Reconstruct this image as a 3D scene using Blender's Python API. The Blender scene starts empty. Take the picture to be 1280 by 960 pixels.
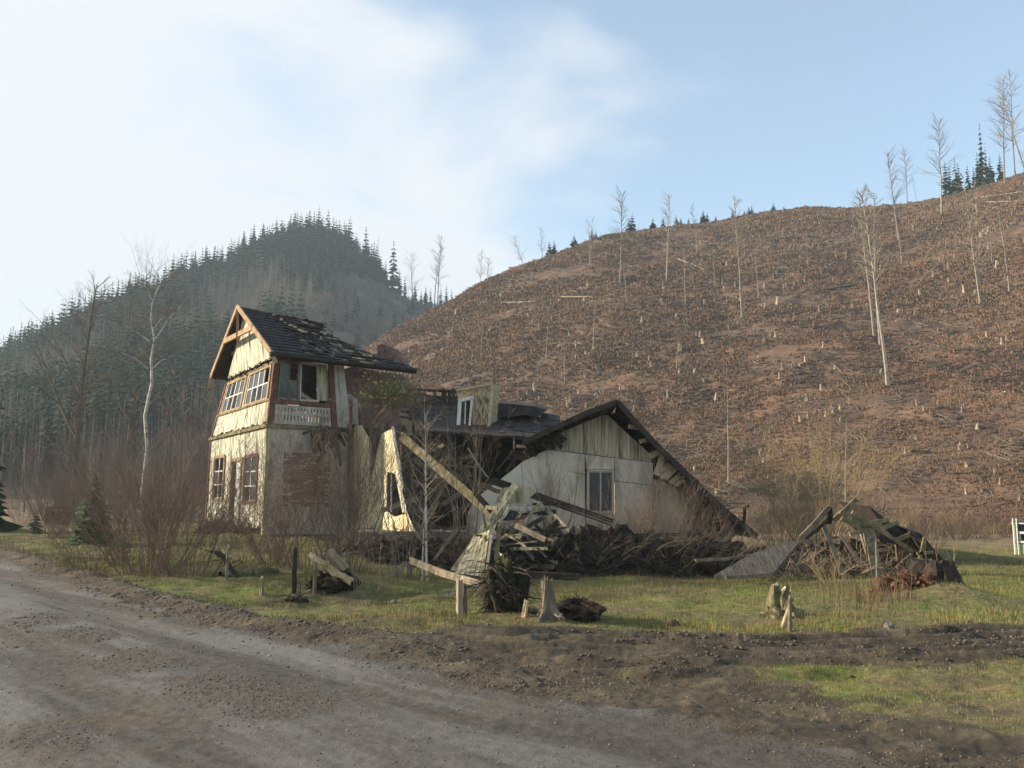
import bpy, math, random
import numpy as np
from mathutils import Vector, Matrix
R = math.radians
SC = bpy.context.scene
COL = SC.collection

# ------------------------------------------------------------------ camera, sky, sun, exposure
EYE = 1.7; FPX = 1050.0; PITCH = math.atan(130 / FPX)
cam = bpy.data.cameras.new('camera'); cam_o = bpy.data.objects.new('camera', cam); COL.objects.link(cam_o)
cam.sensor_width = 36; cam.lens = 36 * FPX / 1280; cam.clip_end = 6000; cam.clip_start = 0.1
cam_o.location = (0, 0, EYE); cam_o.rotation_euler = (math.pi / 2 + PITCH, 0, 0)
SC.camera = cam_o
SUN_AZ, SUN_EL = R(-84), R(21)            # azimuth from +Y (ahead), clockwise; the sun stands on the left
sd = Vector((math.sin(SUN_AZ) * math.cos(SUN_EL), math.cos(SUN_AZ) * math.cos(SUN_EL), math.sin(SUN_EL)))
w = bpy.data.worlds.new('World'); SC.world = w; w.use_nodes = True
nt = w.node_tree; nt.nodes.clear()
def N(t, typ, **kw):
    n = t.nodes.new(typ)
    for k, v in kw.items(): setattr(n, k, v)
    return n
sky = N(nt, 'ShaderNodeTexSky', sky_type='NISHITA', sun_disc=False, sun_elevation=SUN_EL, sun_rotation=SUN_AZ)
sky.air_density = 1.0; sky.dust_density = 1.0; sky.ozone_density = 1.1; sky.altitude = 300
bg = N(nt, 'ShaderNodeBackground'); bg.inputs[1].default_value = 0.125
tc = N(nt, 'ShaderNodeTexCoord'); mp = N(nt, 'ShaderNodeMapping'); mp.inputs['Scale'].default_value = (1, 1, 2.1)
mp.inputs['Location'].default_value = (0.35, 0.0, 0.2)
nz = N(nt, 'ShaderNodeTexNoise'); nz.inputs['Scale'].default_value = 2.3; nz.inputs['Detail'].default_value = 7
nz.inputs['Roughness'].default_value = 0.5; nz.inputs['Distortion'].default_value = 0.35
sep = N(nt, 'ShaderNodeSeparateXYZ')
gx = N(nt, 'ShaderNodeMath', operation='MULTIPLY_ADD'); gx.inputs[1].default_value = -0.46; gx.inputs[2].default_value = 0.0
gz = N(nt, 'ShaderNodeMath', operation='MULTIPLY_ADD'); gz.inputs[1].default_value = -0.42
ad = N(nt, 'ShaderNodeMath', operation='ADD')
rp = N(nt, 'ShaderNodeMapRange', interpolation_type='SMOOTHSTEP'); rp.inputs[1].default_value = 0.25; rp.inputs[2].default_value = 0.50
rp.inputs[3].default_value = 0.24; rp.inputs[4].default_value = 0.97
mx = N(nt, 'ShaderNodeMixRGB'); mx.inputs[2].default_value = (3.65, 3.82, 4.0, 1)
out = N(nt, 'ShaderNodeOutputWorld')
L = nt.links.new
L(tc.outputs['Generated'], mp.inputs[0]); L(mp.outputs[0], nz.inputs['Vector']); L(tc.outputs['Generated'], sep.inputs[0])
L(sep.outputs[0], gx.inputs[0]); L(sep.outputs[2], gz.inputs[0]); L(gx.outputs[0], gz.inputs[2])
L(gz.outputs[0], ad.inputs[0]); L(nz.outputs[0], ad.inputs[1]); L(ad.outputs[0], rp.inputs[0])
tint = N(nt, 'ShaderNodeMixRGB', blend_type='MULTIPLY'); tint.inputs[0].default_value = 1; tint.inputs[2].default_value = (0.98, 1.12, 1.11, 1); L(sky.outputs[0], tint.inputs[1])
L(rp.outputs[0], mx.inputs[0]); L(tint.outputs[0], mx.inputs[1]); L(mx.outputs[0], bg.inputs[0]); L(bg.outputs[0], out.inputs[0])
sun = bpy.data.lights.new('sun', 'SUN'); sun.energy = 5.0; sun.angle = R(0.6); sun.color = (1.0, 0.87, 0.66)
sun_o = bpy.data.objects.new('sun', sun); COL.objects.link(sun_o)
sun_o.rotation_euler = (-sd).to_track_quat('-Z', 'Y').to_euler()
vs = SC.view_settings; vs.view_transform = 'Standard'; vs.look = 'None'; vs.gamma = 1; vs.exposure = 1.0; vs.use_curve_mapping = False
SC.cycles.volume_bounces = 0; SC.cycles.max_bounces = 5; SC.cycles.diffuse_bounces = 2; SC.cycles.transparent_max_bounces = 6

# ------------------------------------------------------------------ projection and noise helpers
F_ = Vector((0, math.cos(PITCH), math.sin(PITCH))); U_ = Vector((0, -math.sin(PITCH), math.cos(PITCH)))
def ray(px, py): return F_ + Vector((1, 0, 0)) * ((px - 640) / FPX) + U_ * ((480 - py) / FPX)
def at(px, py, Y):
    d = ray(px, py); return Vector((0, 0, EYE)) + d * (Y / d.y)
def ss(a, b, x):
    t = np.clip((x - a) / (b - a), 0, 1); return t * t * (3 - 2 * t)
def vn(x, y, seed=0):
    x = np.asarray(x, float); y = np.asarray(y, float)
    xi = np.floor(x).astype(np.int64); yi = np.floor(y).astype(np.int64); fx = x - xi; fy = y - yi
    fx = fx * fx * (3 - 2 * fx); fy = fy * fy * (3 - 2 * fy)
    def h(a, b):
        n = (a * 374761393 + b * 668265263 + seed * 974634777) & 0xffffffff
        n = ((n ^ (n >> 13)) * 1274126177) & 0xffffffff
        return ((n ^ (n >> 16)) & 0xffff) / 65535.0
    return (h(xi, yi) * (1 - fx) + h(xi + 1, yi) * fx) * (1 - fy) + (h(xi, yi + 1) * (1 - fx) + h(xi + 1, yi + 1) * fx) * fy
def fbm(x, y, seed=0, oct=4, gain=0.5):
    s = 0; a = 1; tot = 0
    for i in range(oct):
        s = s + a * vn(np.asarray(x) * 2 ** i, np.asarray(y) * 2 ** i, seed + i * 17); tot += a; a *= gain
    return s / tot

# ------------------------------------------------------------------ mesh helpers
class MB:
    def __init__(s): s.v = []; s.f = []; s.m = []
    def quad(s, a, b, c, d, m=0):
        n = len(s.v); s.v += [a, b, c, d]; s.f.append((n, n + 1, n + 2, n + 3)); s.m.append(m)
    def tri(s, a, b, c, m=0):
        n = len(s.v); s.v += [a, b, c]; s.f.append((n, n + 1, n + 2)); s.m.append(m)
    def hexa(s, p, m=0):                     # 8 corners: bottom ring then top ring
        n = len(s.v); s.v += [tuple(q) for q in p]
        for f in ((3, 2, 1, 0), (4, 5, 6, 7), (0, 1, 5, 4), (1, 2, 6, 5), (2, 3, 7, 6), (3, 0, 4, 7)):
            s.f.append(tuple(n + i for i in f)); s.m.append(m)
    def prism(s, poly, off, m=0):            # polygon of 3D points extruded by a vector
        n = len(s.v); k = len(poly); off = Vector(off)
        s.v += [tuple(q) for q in poly] + [tuple(Vector(q) + off) for q in poly]
        s.f.append(tuple(range(n + k - 1, n - 1, -1))); s.f.append(tuple(range(n + k, n + 2 * k))); s.m += [m, m]
        for i in range(k):
            j = (i + 1) % k; s.f.append((n + i, n + j, n + k + j, n + k + i)); s.m.append(m)
    def beam(s, a, b, wd, th, side=None, m=0, taper=1.0):   # plank from a to b, wd along side, th across
        a = Vector(a); b = Vector(b); d = (b - a).normalized()
        sv = Vector(side) if side is not None else Vector((0, -1, 0)).cross(d)
        sv = (sv - d * sv.dot(d)); sv = sv.normalized() if sv.length > 1e-6 else d.orthogonal().normalized()
        tv = d.cross(sv); P = []
        for q, k in ((a, 1.0), (b, taper)):
            for i, j in ((-1, -1), (1, -1), (1, 1), (-1, 1)): P.append(q + sv * (i * wd / 2 * k) + tv * (j * th / 2 * k))
        s.hexa(P, m)
    def tube(s, pts, rad, n=4, m=0, cap=True):
        base = len(s.v); k = len(pts); pts = [Vector(p) for p in pts]
        for i, p in enumerate(pts):
            d = (pts[min(i + 1, k - 1)] - pts[max(i - 1, 0)]); d = d.normalized() if d.length > 1e-9 else Vector((0, 0, 1))
            u = Vector((1, 0.13, 0)); u = (u - d * u.dot(d)); u = u.normalized() if u.length > 1e-3 else d.orthogonal().normalized()
            q = d.cross(u)
            for j in range(n):
                t = 2 * math.pi * j / n; s.v.append(tuple(p + (u * math.cos(t) + q * math.sin(t)) * rad[i]))
        for i in range(k - 1):
            for j in range(n):
                a = base + i * n; b = a + n; jn = (j + 1) % n
                s.f.append((a + j, a + jn, b + jn, b + j)); s.m.append(m)
        if cap: s.f.append(tuple(base + (k - 1) * n + j for j in range(n))); s.m.append(m)
    def mesh(s, name, mats, smooth=False):
        me = bpy.data.meshes.new(name); me.from_pydata([tuple(v) for v in s.v], [], s.f); me.update()
        for mt in (mats if isinstance(mats, (list, tuple)) else [mats]): me.materials.append(mt)
        me.polygons.foreach_set('material_index', s.m)
        if smooth: me.polygons.foreach_set('use_smooth', [True] * len(s.f))
        return me
    def build(s, name, mats, parent=None, smooth=False, loc=None):
        o = bpy.data.objects.new(name, s.mesh(name, mats, smooth)); COL.objects.link(o)
        if parent is not None: o.parent = parent
        if loc is not None: o.location = loc
        return o
def np_mesh(name, V, Fq, mats, mi=None, smooth=False):
    me = bpy.data.meshes.new(name); V = np.asarray(V, np.float32); Fq = np.asarray(Fq, np.int32); k = Fq.shape[1]
    me.vertices.add(len(V)); me.vertices.foreach_set('co', V.ravel())
    me.loops.add(Fq.size); me.loops.foreach_set('vertex_index', Fq.ravel())
    me.polygons.add(len(Fq)); me.polygons.foreach_set('loop_start', np.arange(0, Fq.size, k, dtype=np.int32))
    me.polygons.foreach_set('loop_total', np.full(len(Fq), k, np.int32))
    for mt in (mats if isinstance(mats, (list, tuple)) else [mats]): me.materials.append(mt)
    if mi is not None: me.polygons.foreach_set('material_index', np.asarray(mi, np.int32))
    if smooth: me.polygons.foreach_set('use_smooth', np.ones(len(Fq), bool))
    me.update(calc_edges=True); me.validate()
    return me
def link(name, me, parent=None, loc=None):
    o = bpy.data.objects.new(name, me); COL.objects.link(o)
    if parent is not None: o.parent = parent
    if loc is not None: o.location = loc
    return o
def tag(o, label=None, cat=None, group=None, kind=None):
    if label: o['label'] = label
    if cat: o['category'] = cat
    if group: o['group'] = group
    if kind: o['kind'] = kind
    return o
def empty(name, loc, label, cat, group=None, rz=0):
    o = bpy.data.objects.new(name, None); COL.objects.link(o); o.location = loc; o.rotation_euler = (0, 0, rz)
    o.empty_display_size = 0.2
    return tag(o, label, cat, group)
def copy_tree(o, parent=None):
    c = o.copy(); COL.objects.link(c); c.parent = parent
    for ch in list(KIDS.get(o.name, [])): copy_tree(ch, c)
    return c
KIDS = {}

# ------------------------------------------------------------------ materials
def mat(name, cols, scale=4, rough=0.85, bump=0.2, bscale=None, stretch=(1, 1, 1), detail=6, spec=0.2, rnd=0.0, pos=None, trans=0, dist=0.3):
    """procedural material: noise through a colour ramp plus bump; rnd varies value per object"""
    m = bpy.data.materials.new(name); m.use_nodes = True; t = m.node_tree; b = t.nodes['Principled BSDF']; l = t.links.new
    tcn = N(t, 'ShaderNodeTexCoord'); mpn = N(t, 'ShaderNodeMapping'); mpn.inputs['Scale'].default_value = stretch
    l(tcn.outputs['Object'], mpn.inputs[0])
    n1 = N(t, 'ShaderNodeTexNoise'); n1.inputs['Scale'].default_value = scale; n1.inputs['Detail'].default_value = detail
    n1.inputs['Roughness'].default_value = 0.62; n1.inputs['Distortion'].default_value = dist; l(mpn.outputs[0], n1.inputs['Vector'])
    cr = N(t, 'ShaderNodeValToRGB'); l(n1.outputs[0], cr.inputs[0]); e = cr.color_ramp.elements
    k = len(cols); pos = pos or [0.3 + 0.4 * i / (k - 1) for i in range(k)] if k > 1 else [0.5]
    while len(e) < k: e.new(0.5)
    for i, c in enumerate(cols): e[i].position = pos[i]; e[i].color = (*c, 1)
    src = cr.outputs[0]
    if rnd:
        oi = N(t, 'ShaderNodeObjectInfo'); mr = N(t, 'ShaderNodeMapRange'); mr.inputs[3].default_value = 1 - rnd; mr.inputs[4].default_value = 1 + rnd
        hs = N(t, 'ShaderNodeHueSaturation'); l(oi.outputs['Random'], mr.inputs[0]); l(mr.outputs[0], hs.inputs['Value']); l(src, hs.inputs['Color']); src = hs.outputs[0]
    l(src, b.inputs['Base Color']); b.inputs['Roughness'].default_value = rough; b.inputs['Specular IOR Level'].default_value = spec
    if bump:
        n2 = N(t, 'ShaderNodeTexNoise'); n2.inputs['Scale'].default_value = bscale or scale * 3; n2.inputs['Detail'].default_value = 5
        l(mpn.outputs[0], n2.inputs['Vector']); bp = N(t, 'ShaderNodeBump'); bp.inputs['Strength'].default_value = bump; bp.inputs['Distance'].default_value = 0.05
        l(n2.outputs[0], bp.inputs['Height']); l(bp.outputs[0], b.inputs['Normal'])
    return m
M = {}
M['needles'] = mat('spruce_needles', [(0.013, 0.026, 0.010), (0.034, 0.058, 0.020)], 0.5, 0.9, 0, rnd=0.35, spec=0.1)
M['needles_far'] = mat('spruce_needles_distant', [(0.012, 0.024, 0.010), (0.030, 0.046, 0.018), (0.065, 0.062, 0.028)], 0.06, 0.9, 0, spec=0.1, detail=8)
M['bark'] = mat('bark', [(0.10, 0.08, 0.065), (0.22, 0.18, 0.14)], 3, 0.9, 0.3, rnd=0.25)
M['palebark'] = mat('pale_bark', [(0.17, 0.145, 0.115), (0.33, 0.29, 0.235)], 1.2, 0.9, 0.2, rnd=0.22)
M['darkbark'] = mat('dark_bark', [(0.035, 0.028, 0.022), (0.075, 0.06, 0.048)], 5, 0.9, 0.3)
M['birch'] = mat('birch_bark', [(0.10, 0.08, 0.07), (0.40, 0.37, 0.32), (0.52, 0.48, 0.43)], 5, 0.8, 0.1, stretch=(1, 1, 1.6), pos=[0.36, 0.46, 0.7])
M['twig'] = mat('twigs', [(0.11, 0.082, 0.060), (0.26, 0.20, 0.15)], 2, 0.9, 0, rnd=0.2)
M['twigred'] = mat('reddish_twigs', [(0.125, 0.080, 0.060), (0.32, 0.225, 0.165)], 2, 0.9, 0, rnd=0.15)
M['twigtan'] = mat('tan_twigs', [(0.20, 0.145, 0.075), (0.32, 0.24, 0.13)], 1.5, 0.9, 0)
M['twiggrey'] = mat('grey_brown_twigs', [(0.14, 0.11, 0.085), (0.24, 0.19, 0.145)], 0.3, 0.9, 0)
M['stump'] = mat('stump_wood', [(0.12, 0.094, 0.066), (0.40, 0.325, 0.235)], 4, 0.9, 0.6, 14, (1, 1, .25), rnd=0.45)
M['cut'] = mat('cut_wood', [(0.34, 0.26, 0.17), (0.60, 0.50, 0.34)], 6, 0.85, 0.2)
M['slash'] = mat('weathered_sticks', [(0.13, 0.105, 0.08), (0.30, 0.25, 0.20)], 0.15, 0.9, 0)
M['straw'] = mat('dry_grass_rust', [(0.145, 0.082, 0.052), (0.215, 0.128, 0.078)], 0.08, 0.95, 0)
M['straw2'] = mat('dry_grass_ochre', [(0.14, 0.092, 0.056), (0.205, 0.140, 0.084)], 0.08, 0.95, 0)
M['straw3'] = mat('dry_grass_dark', [(0.085, 0.055, 0.040), (0.15, 0.095, 0.064)], 0.08, 0.95, 0)
M['grass'] = mat('grass_green', [(0.060, 0.095, 0.016), (0.165, 0.205, 0.036)], 0.7, 0.8, 0, spec=0.15)
M['grass2'] = mat('grass_yellow', [(0.15, 0.13, 0.045), (0.30, 0.235, 0.10)], 0.9, 0.85, 0, spec=0.15)
M['stone'] = mat('stone', [(0.10, 0.09, 0.08), (0.22, 0.20, 0.175)], 9, 0.85, 0.2)
M['clod'] = mat('earth_clod', [(0.05, 0.04, 0.032), (0.16, 0.13, 0.105)], 14, 0.9, 0.3)
# ------------------------------------------------------------------ ground
_vx = np.array([-400, -45, -15.6, -7.5, -3.2, -1.0, 1.45, 3.2, 6, 12.]); _vy = np.array([430, 62, 25.5, 15.5, 10.8, 8.9, 6.6, 5.2, 2.9, -2.5])
def verge(x, y):                              # signed distance beyond the road's verge (negative = on the road)
    return (y - np.interp(x, _vx, _vy)) * 0.66 + (vn(x * 0.8, y * 0.8, 5) - 0.5) * 0.35
def masks(x, y):
    d = verge(x, y); n = fbm(x * 0.5, y * 0.5, 31, 4); n2 = fbm(x * 1.7, y * 1.7, 77, 4)
    road = 1 - ss(-0.55, -0.15, d + (n2 - 0.5) * 0.7)
    # muddy side track running off to the right, and the rutted apron where it joins the road
    yt = 9.45 + 0.02 * x + (n - 0.5) * 0.7
    band = np.exp(-((y - yt) / (1.0 + 0.06 * np.clip(-x, 0, 5))) ** 4) * ss(-3.4, -0.6, x)
    strip = ss(-0.75, -0.2, d) * (1 - ss(0.25, 0.75, d + (n2 - 0.5) * 0.7)) 
    apron = ss(0.0, 0.2, d) * (1 - ss(1.6, 3.0, x + (n2 - .5) * 2.4)) * (1 - ss(9.3, 10.5, y)) * ss(-2.6, -1.0, x)
    mud = np.clip(np.maximum(np.maximum(band, strip), apron), 0, 1)
    track2 = np.exp(-((y - (14.2 + (x - 9) * 0.55 + 0.5 * np.sin(x))) / 0.5) ** 2) * ss(6.5, 8.5, x) * .75
    mud = np.maximum(mud, track2)
    mud = np.clip(mud * (0.25 + 1.5 * n2), 0, 1) * (1 - road * 0.8)
    return d, road, mud
def loose(x, y, d):                            # rows of loose gravel between the wheel tracks
    b = np.exp(-((d + 1.75) / .42) ** 2) + np.exp(-((d + 3.35) / .45) ** 2) + np.exp(-((d + 4.7) / .4) ** 2) + .6 * np.exp(-((d + .35) / .3) ** 2) + .8 * np.exp(-((d + 6.0) / .6) ** 2)
    return np.clip(b * ss(.44, .70, fbm(x * .8 + 3, y * .8, 8, 4)), 0, 1) * (d < 0)
def G(x, y, fine=True):
    x = np.asarray(x, float); y = np.asarray(y, float)
    z = -(0.10 + 0.55 * ss(-9, 1, x)) * ss(11, 25, y) - 0.5 * ss(28, 55, y) * ss(-6, 6, x) + 0.10 * ss(20, 40, y) * (1 - ss(-14, -6, x))
    if not fine: return z
    d, road, mud = masks(x, y); near = 1 - ss(40, 80, np.hypot(x, y))
    z = z + (fbm(x * 0.35, y * 0.35, 3, 3) - 0.5) * 0.26 * ss(0, 2.5, d) * near
    z = z + (fbm(x * 1.6, y * 1.6, 9, 3) - 0.5) * 0.17 * ss(0, 1.0, d) * near * (1 - mud)
    # small bank of pushed-up earth along the left verge
    z = z + 0.085 * np.exp(-((d - 0.18) / 0.26) ** 2) * (0.45 + 1.0 * vn(x * 2.2, y * 2.2, 8)) * (1 - ss(-2.2, 0.2, x))
    # ruts of the side track (real relief)
    wob = (fbm(x * 0.45, y * 0.2, 40, 3) - 0.5) * 0.9
    for c, a in ((8.15, .04), (8.55, 0.06), (8.95, 0.045), (9.3, .04), (9.65, 0.055), (10.05, 0.06)):
        z = z - a * np.exp(-((y - c - wob - 0.02 * x) / 0.10) ** 2) * ss(-1.5, 0.4, x) * (0.3 + 1.1 * vn(x * 0.7, y, 12))
        z = z + a * .7 * np.exp(-((y - c - 0.2 - wob - 0.02 * x) / 0.09) ** 2) * ss(-1.5, 0.4, x)
    for c, a in ((.35, .03), (.75, .045), (1.25, .035), (1.7, .045)):
        z = z - a * np.exp(-((d - c - (vn(x * .6, y * .6, 44) - .5) * .3) / .11) ** 2) * ss(-3.5, -1.0, x) * (1 - ss(2.2, 4, x)) * (y < 9.4)
    # wheel tracks of the road: smooth hollows between loose rims
    for c, wd, a in ((-0.95, 0.32, 0.035), (-2.55, 0.5, 0.03), (-3.9, 0.4, 0.03), (-5.2, .4, .02)):
        z = z - a * np.exp(-((d - c) / wd) ** 2) * near
    z = z + (fbm(x * 5, y * 5, 21, 3, 0.6) - 0.5) * (0.012 + 0.05 * mud + 0.006 * road) * (1 - ss(14, 30, y)) 
    z = z + (fbm(x * 14, y * 14, 23, 2) - 0.5) * (0.004 + 0.018 * mud + .004 * road) * (1 - ss(8, 16, y))
    z = z + loose(x, y, d) * (.004 + (fbm(x * 18, y * 18, 29, 2) - .5) * .014) * (1 - ss(9, 16, y))
    # hollow and mounds left of the debris
    z = z - 0.28 * np.exp(-(((x + 2.9) / 1.9) ** 2 + ((y - 14.2) / 1.1) ** 2)) + 0.18 * np.exp(-(((x + 3.4) / 2.2) ** 2 + ((y - 16.4) / 0.8) ** 2))
    z = z + 0.22 * np.exp(-(((x - 6.9) / 0.9) ** 2 + ((y - 13.6) / 0.7) ** 2))
    return z
def gp(x, y): return Vector((x, y, float(G(x, y))))
def ghit(px, py, fine=True):
    d = ray(px, py); t = np.linspace(2, 90, 1800); x = d.x * t; y = d.y * t; z = EYE + d.z * t
    h = z - G(x, y, fine); i = int(np.argmax(h < 0)) if (h < 0).any() else len(t) - 1
    return Vector((x[i], y[i], float(G(x[i], y[i], fine))))
def ray_on(px, Y):                           # ground point at depth Y in the column px
    p = at(px, 640, Y); return gp(p.x, Y)

def ground_material():
    m = bpy.data.materials.new('ground_soil_and_turf'); m.use_nodes = True; t = m.node_tree; b = t.nodes['Principled BSDF']; l = t.links.new
    g = N(t, 'ShaderNodeNewGeometry')
    def noise(sc, det=6, ro=0.6, st=None):
        n = N(t, 'ShaderNodeTexNoise'); n.inputs['Scale'].default_value = sc; n.inputs['Detail'].default_value = det; n.inputs['Roughness'].default_value = ro
        if st:
            mp0 = N(t, 'ShaderNodeMapping'); mp0.inputs['Rotation'].default_value = (0, 0, R(44)); mpp = N(t, 'ShaderNodeMapping'); mpp.inputs['Scale'].default_value = st
            l(g.outputs['Position'], mp0.inputs[0]); l(mp0.outputs[0], mpp.inputs[0]); l(mpp.outputs[0], n.inputs['Vector'])
        else: l(g.outputs['Position'], n.inputs['Vector'])
        return n.outputs[0]
    def ramp(s, cols, pos):
        c = N(t, 'ShaderNodeValToRGB'); e = c.color_ramp.elements
        while len(e) < len(cols): e.new(.5)
        for i, cc in enumerate(cols): e[i].position = pos[i]; e[i].color = (*cc, 1)
        l(s, c.inputs[0]); return c.outputs[0]
    def mix(f, a, c):
        n = N(t, 'ShaderNodeMixRGB'); l(f, n.inputs[0]); l(a, n.inputs[1]); l(c, n.inputs[2]); return n.outputs[0]
    def attr(nm): a = N(t, 'ShaderNodeAttribute', attribute_name=nm); return a.outputs['Fac']
    def thr(s, lo, hi):
        r = N(t, 'ShaderNodeMapRange', interpolation_type='SMOOTHSTEP'); r.inputs[1].default_value = lo; r.inputs[2].default_value = hi; l(s, r.inputs[0]); return r.outputs[0]
    def madd(a, c, k):
        n = N(t, 'ShaderNodeMath', operation='MULTIPLY_ADD'); l(c, n.inputs[0]); n.inputs[1].default_value = k; l(a, n.inputs[2]); return n.outputs[0]
    fine = noise(9, 8, 0.7); mid = noise(1.6, 6); big = noise(0.35, 5); streak = noise(1.1, 6, 0.55, (0.16, 1.5, 1))
    turf = mix(thr(madd(mid, fine, 0.6), 0.62, 1.0), ramp(fine, [(0.042, 0.062, 0.014), (0.115, 0.155, 0.025), (0.18, 0.20, 0.042)], [.3, .5, .72]),
               ramp(fine, [(0.09, 0.065, 0.03), (0.24, 0.18, 0.09)], [.35, .65]))
    turf = mix(thr(big, 0.46, 0.62), turf, ramp(fine, [(0.07, 0.055, 0.03), (0.21, 0.155, 0.08)], [.35, .7]))
    turf = mix(thr(noise(.9, 5, .65), 0.53, 0.68), turf, ramp(fine, [(0.028, 0.026, 0.014), (0.075, 0.065, 0.035)], [.35, .7]))
    mudc = ramp(madd(mid, fine, 0.5), [(0.026, 0.020, 0.013), (0.078, 0.061, 0.040), (0.145, 0.118, 0.072)], [.56, .80, .98])
    roadc = mix(thr(streak, 0.40, 0.62), ramp(fine, [(0.042, 0.037, 0.031), (0.105, 0.093, 0.078)], [.3, .7]), ramp(fine, [(0.112, 0.106, 0.096), (0.168, 0.158, 0.143)], [.3, .7]))
    roadc = mix(thr(noise(.55, 4), .5, .68), roadc, ramp(fine, [(0.060, 0.046, 0.031), (0.135, 0.106, 0.074)], [.3, .7]))
    roadc = mix(thr(madd(attr('loose'), fine, .7), .55, .95), roadc, ramp(noise(40, 4, .7), [(0.030, 0.024, 0.019), (0.085, 0.070, 0.055), (0.15, 0.13, 0.11)], [.35, .52, .7]))
    col = mix(thr(madd(attr('mud'), mid, 0.5), 0.42, 0.72), turf, mudc)
    col = mix(thr(madd(attr('road'), fine, 0.35), 0.45, 0.85), col, roadc)
    col = mix(attr('far'), col, ramp(noise(0.5, 6), [(0.09, 0.06, 0.04), (0.20, 0.14, 0.08), (0.13, 0.12, 0.045)], [.35, .52, .7]))
    l(col, b.inputs['Base Color'])
    rr = N(t, 'ShaderNodeMapRange'); l(streak, rr.inputs[0]); rr.inputs[1].default_value = .4; rr.inputs[2].default_value = .65; rr.inputs[3].default_value = .85; rr.inputs[4].default_value = .50
    rx = N(t, 'ShaderNodeMix'); l(attr('road'), rx.inputs[0]); rx.inputs[2].default_value = .92; l(rr.outputs[0], rx.inputs[3]); l(rx.outputs[0], b.inputs['Roughness'])
    b.inputs['Specular IOR Level'].default_value = 0.3
    bp = N(t, 'ShaderNodeBump'); bp.inputs['Strength'].default_value = 0.9; bp.inputs['Distance'].default_value = 0.03
    l(noise(22, 8, 0.75), bp.inputs['Height']); l(bp.outputs[0], b.inputs['Normal'])
    return m
M['ground'] = ground_material()

def polar_sheet():
    ang = np.concatenate([np.linspace(-180, -55, 60, endpoint=False), np.linspace(-55, -37, 70, endpoint=False), np.linspace(-37, 37, 760, endpoint=False), np.linspace(37, 55, 70, endpoint=False), np.linspace(55, 180, 60, endpoint=False)])
    rad = np.concatenate([[0.05, 1.0, 2.0, 3.0], np.geomspace(3.6, 16, 420, endpoint=False), np.geomspace(16, 60, 150, endpoint=False), np.geomspace(60, 1100, 40)])
    A, Rr = np.meshgrid(np.radians(ang), rad); X = Rr * np.sin(A); Y = Rr * np.cos(A)
    Z = G(X, Y); d, road, mud = masks(X, Y); far = ss(30, 50, np.hypot(X, Y)) * (1 - road); LO = loose(X, Y, d)
    nr, na = X.shape; V = np.stack([X.ravel(), Y.ravel(), Z.ravel()], 1)
    i = np.arange(nr - 1)[:, None] * na; j = np.arange(na)[None]; jn = (j + 1) % na
    Fq = np.stack([(i + j).ravel(), (i + jn).ravel(), (i + na + jn).ravel(), (i + na + j).ravel()], 1)[:, ::-1]
    rf = road.ravel()[Fq].mean(1); mf = mud.ravel()[Fq].mean(1)
    cls = np.where(rf > 0.5, 1, np.where((mf > 0.45) & (V[Fq[:, 0], 1] < 12), 2, 0))
    for k, nm in enumerate(('ground', 'road', 'dirt_track')):
        fs = Fq[cls == k]; used, inv = np.unique(fs.ravel(), return_inverse=True)
        me = np_mesh(nm, V[used], inv.reshape(-1, 4), M['ground'], smooth=True)
        for an, arr in (('road', road), ('mud', mud), ('far', far), ('loose', LO)):
            at_ = me.attributes.new(an, 'FLOAT', 'POINT'); at_.data.foreach_set('value', arr.ravel()[used].astype(np.float32))
        tag(link(nm, me), {'ground': 'uneven winter turf around the ruined house', 'road': 'grey rutted gravel road curving away to the left', 'dirt_track': 'dark rutted mud track leaving the road to the right'}[nm], kind='structure')
polar_sheet()

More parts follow.
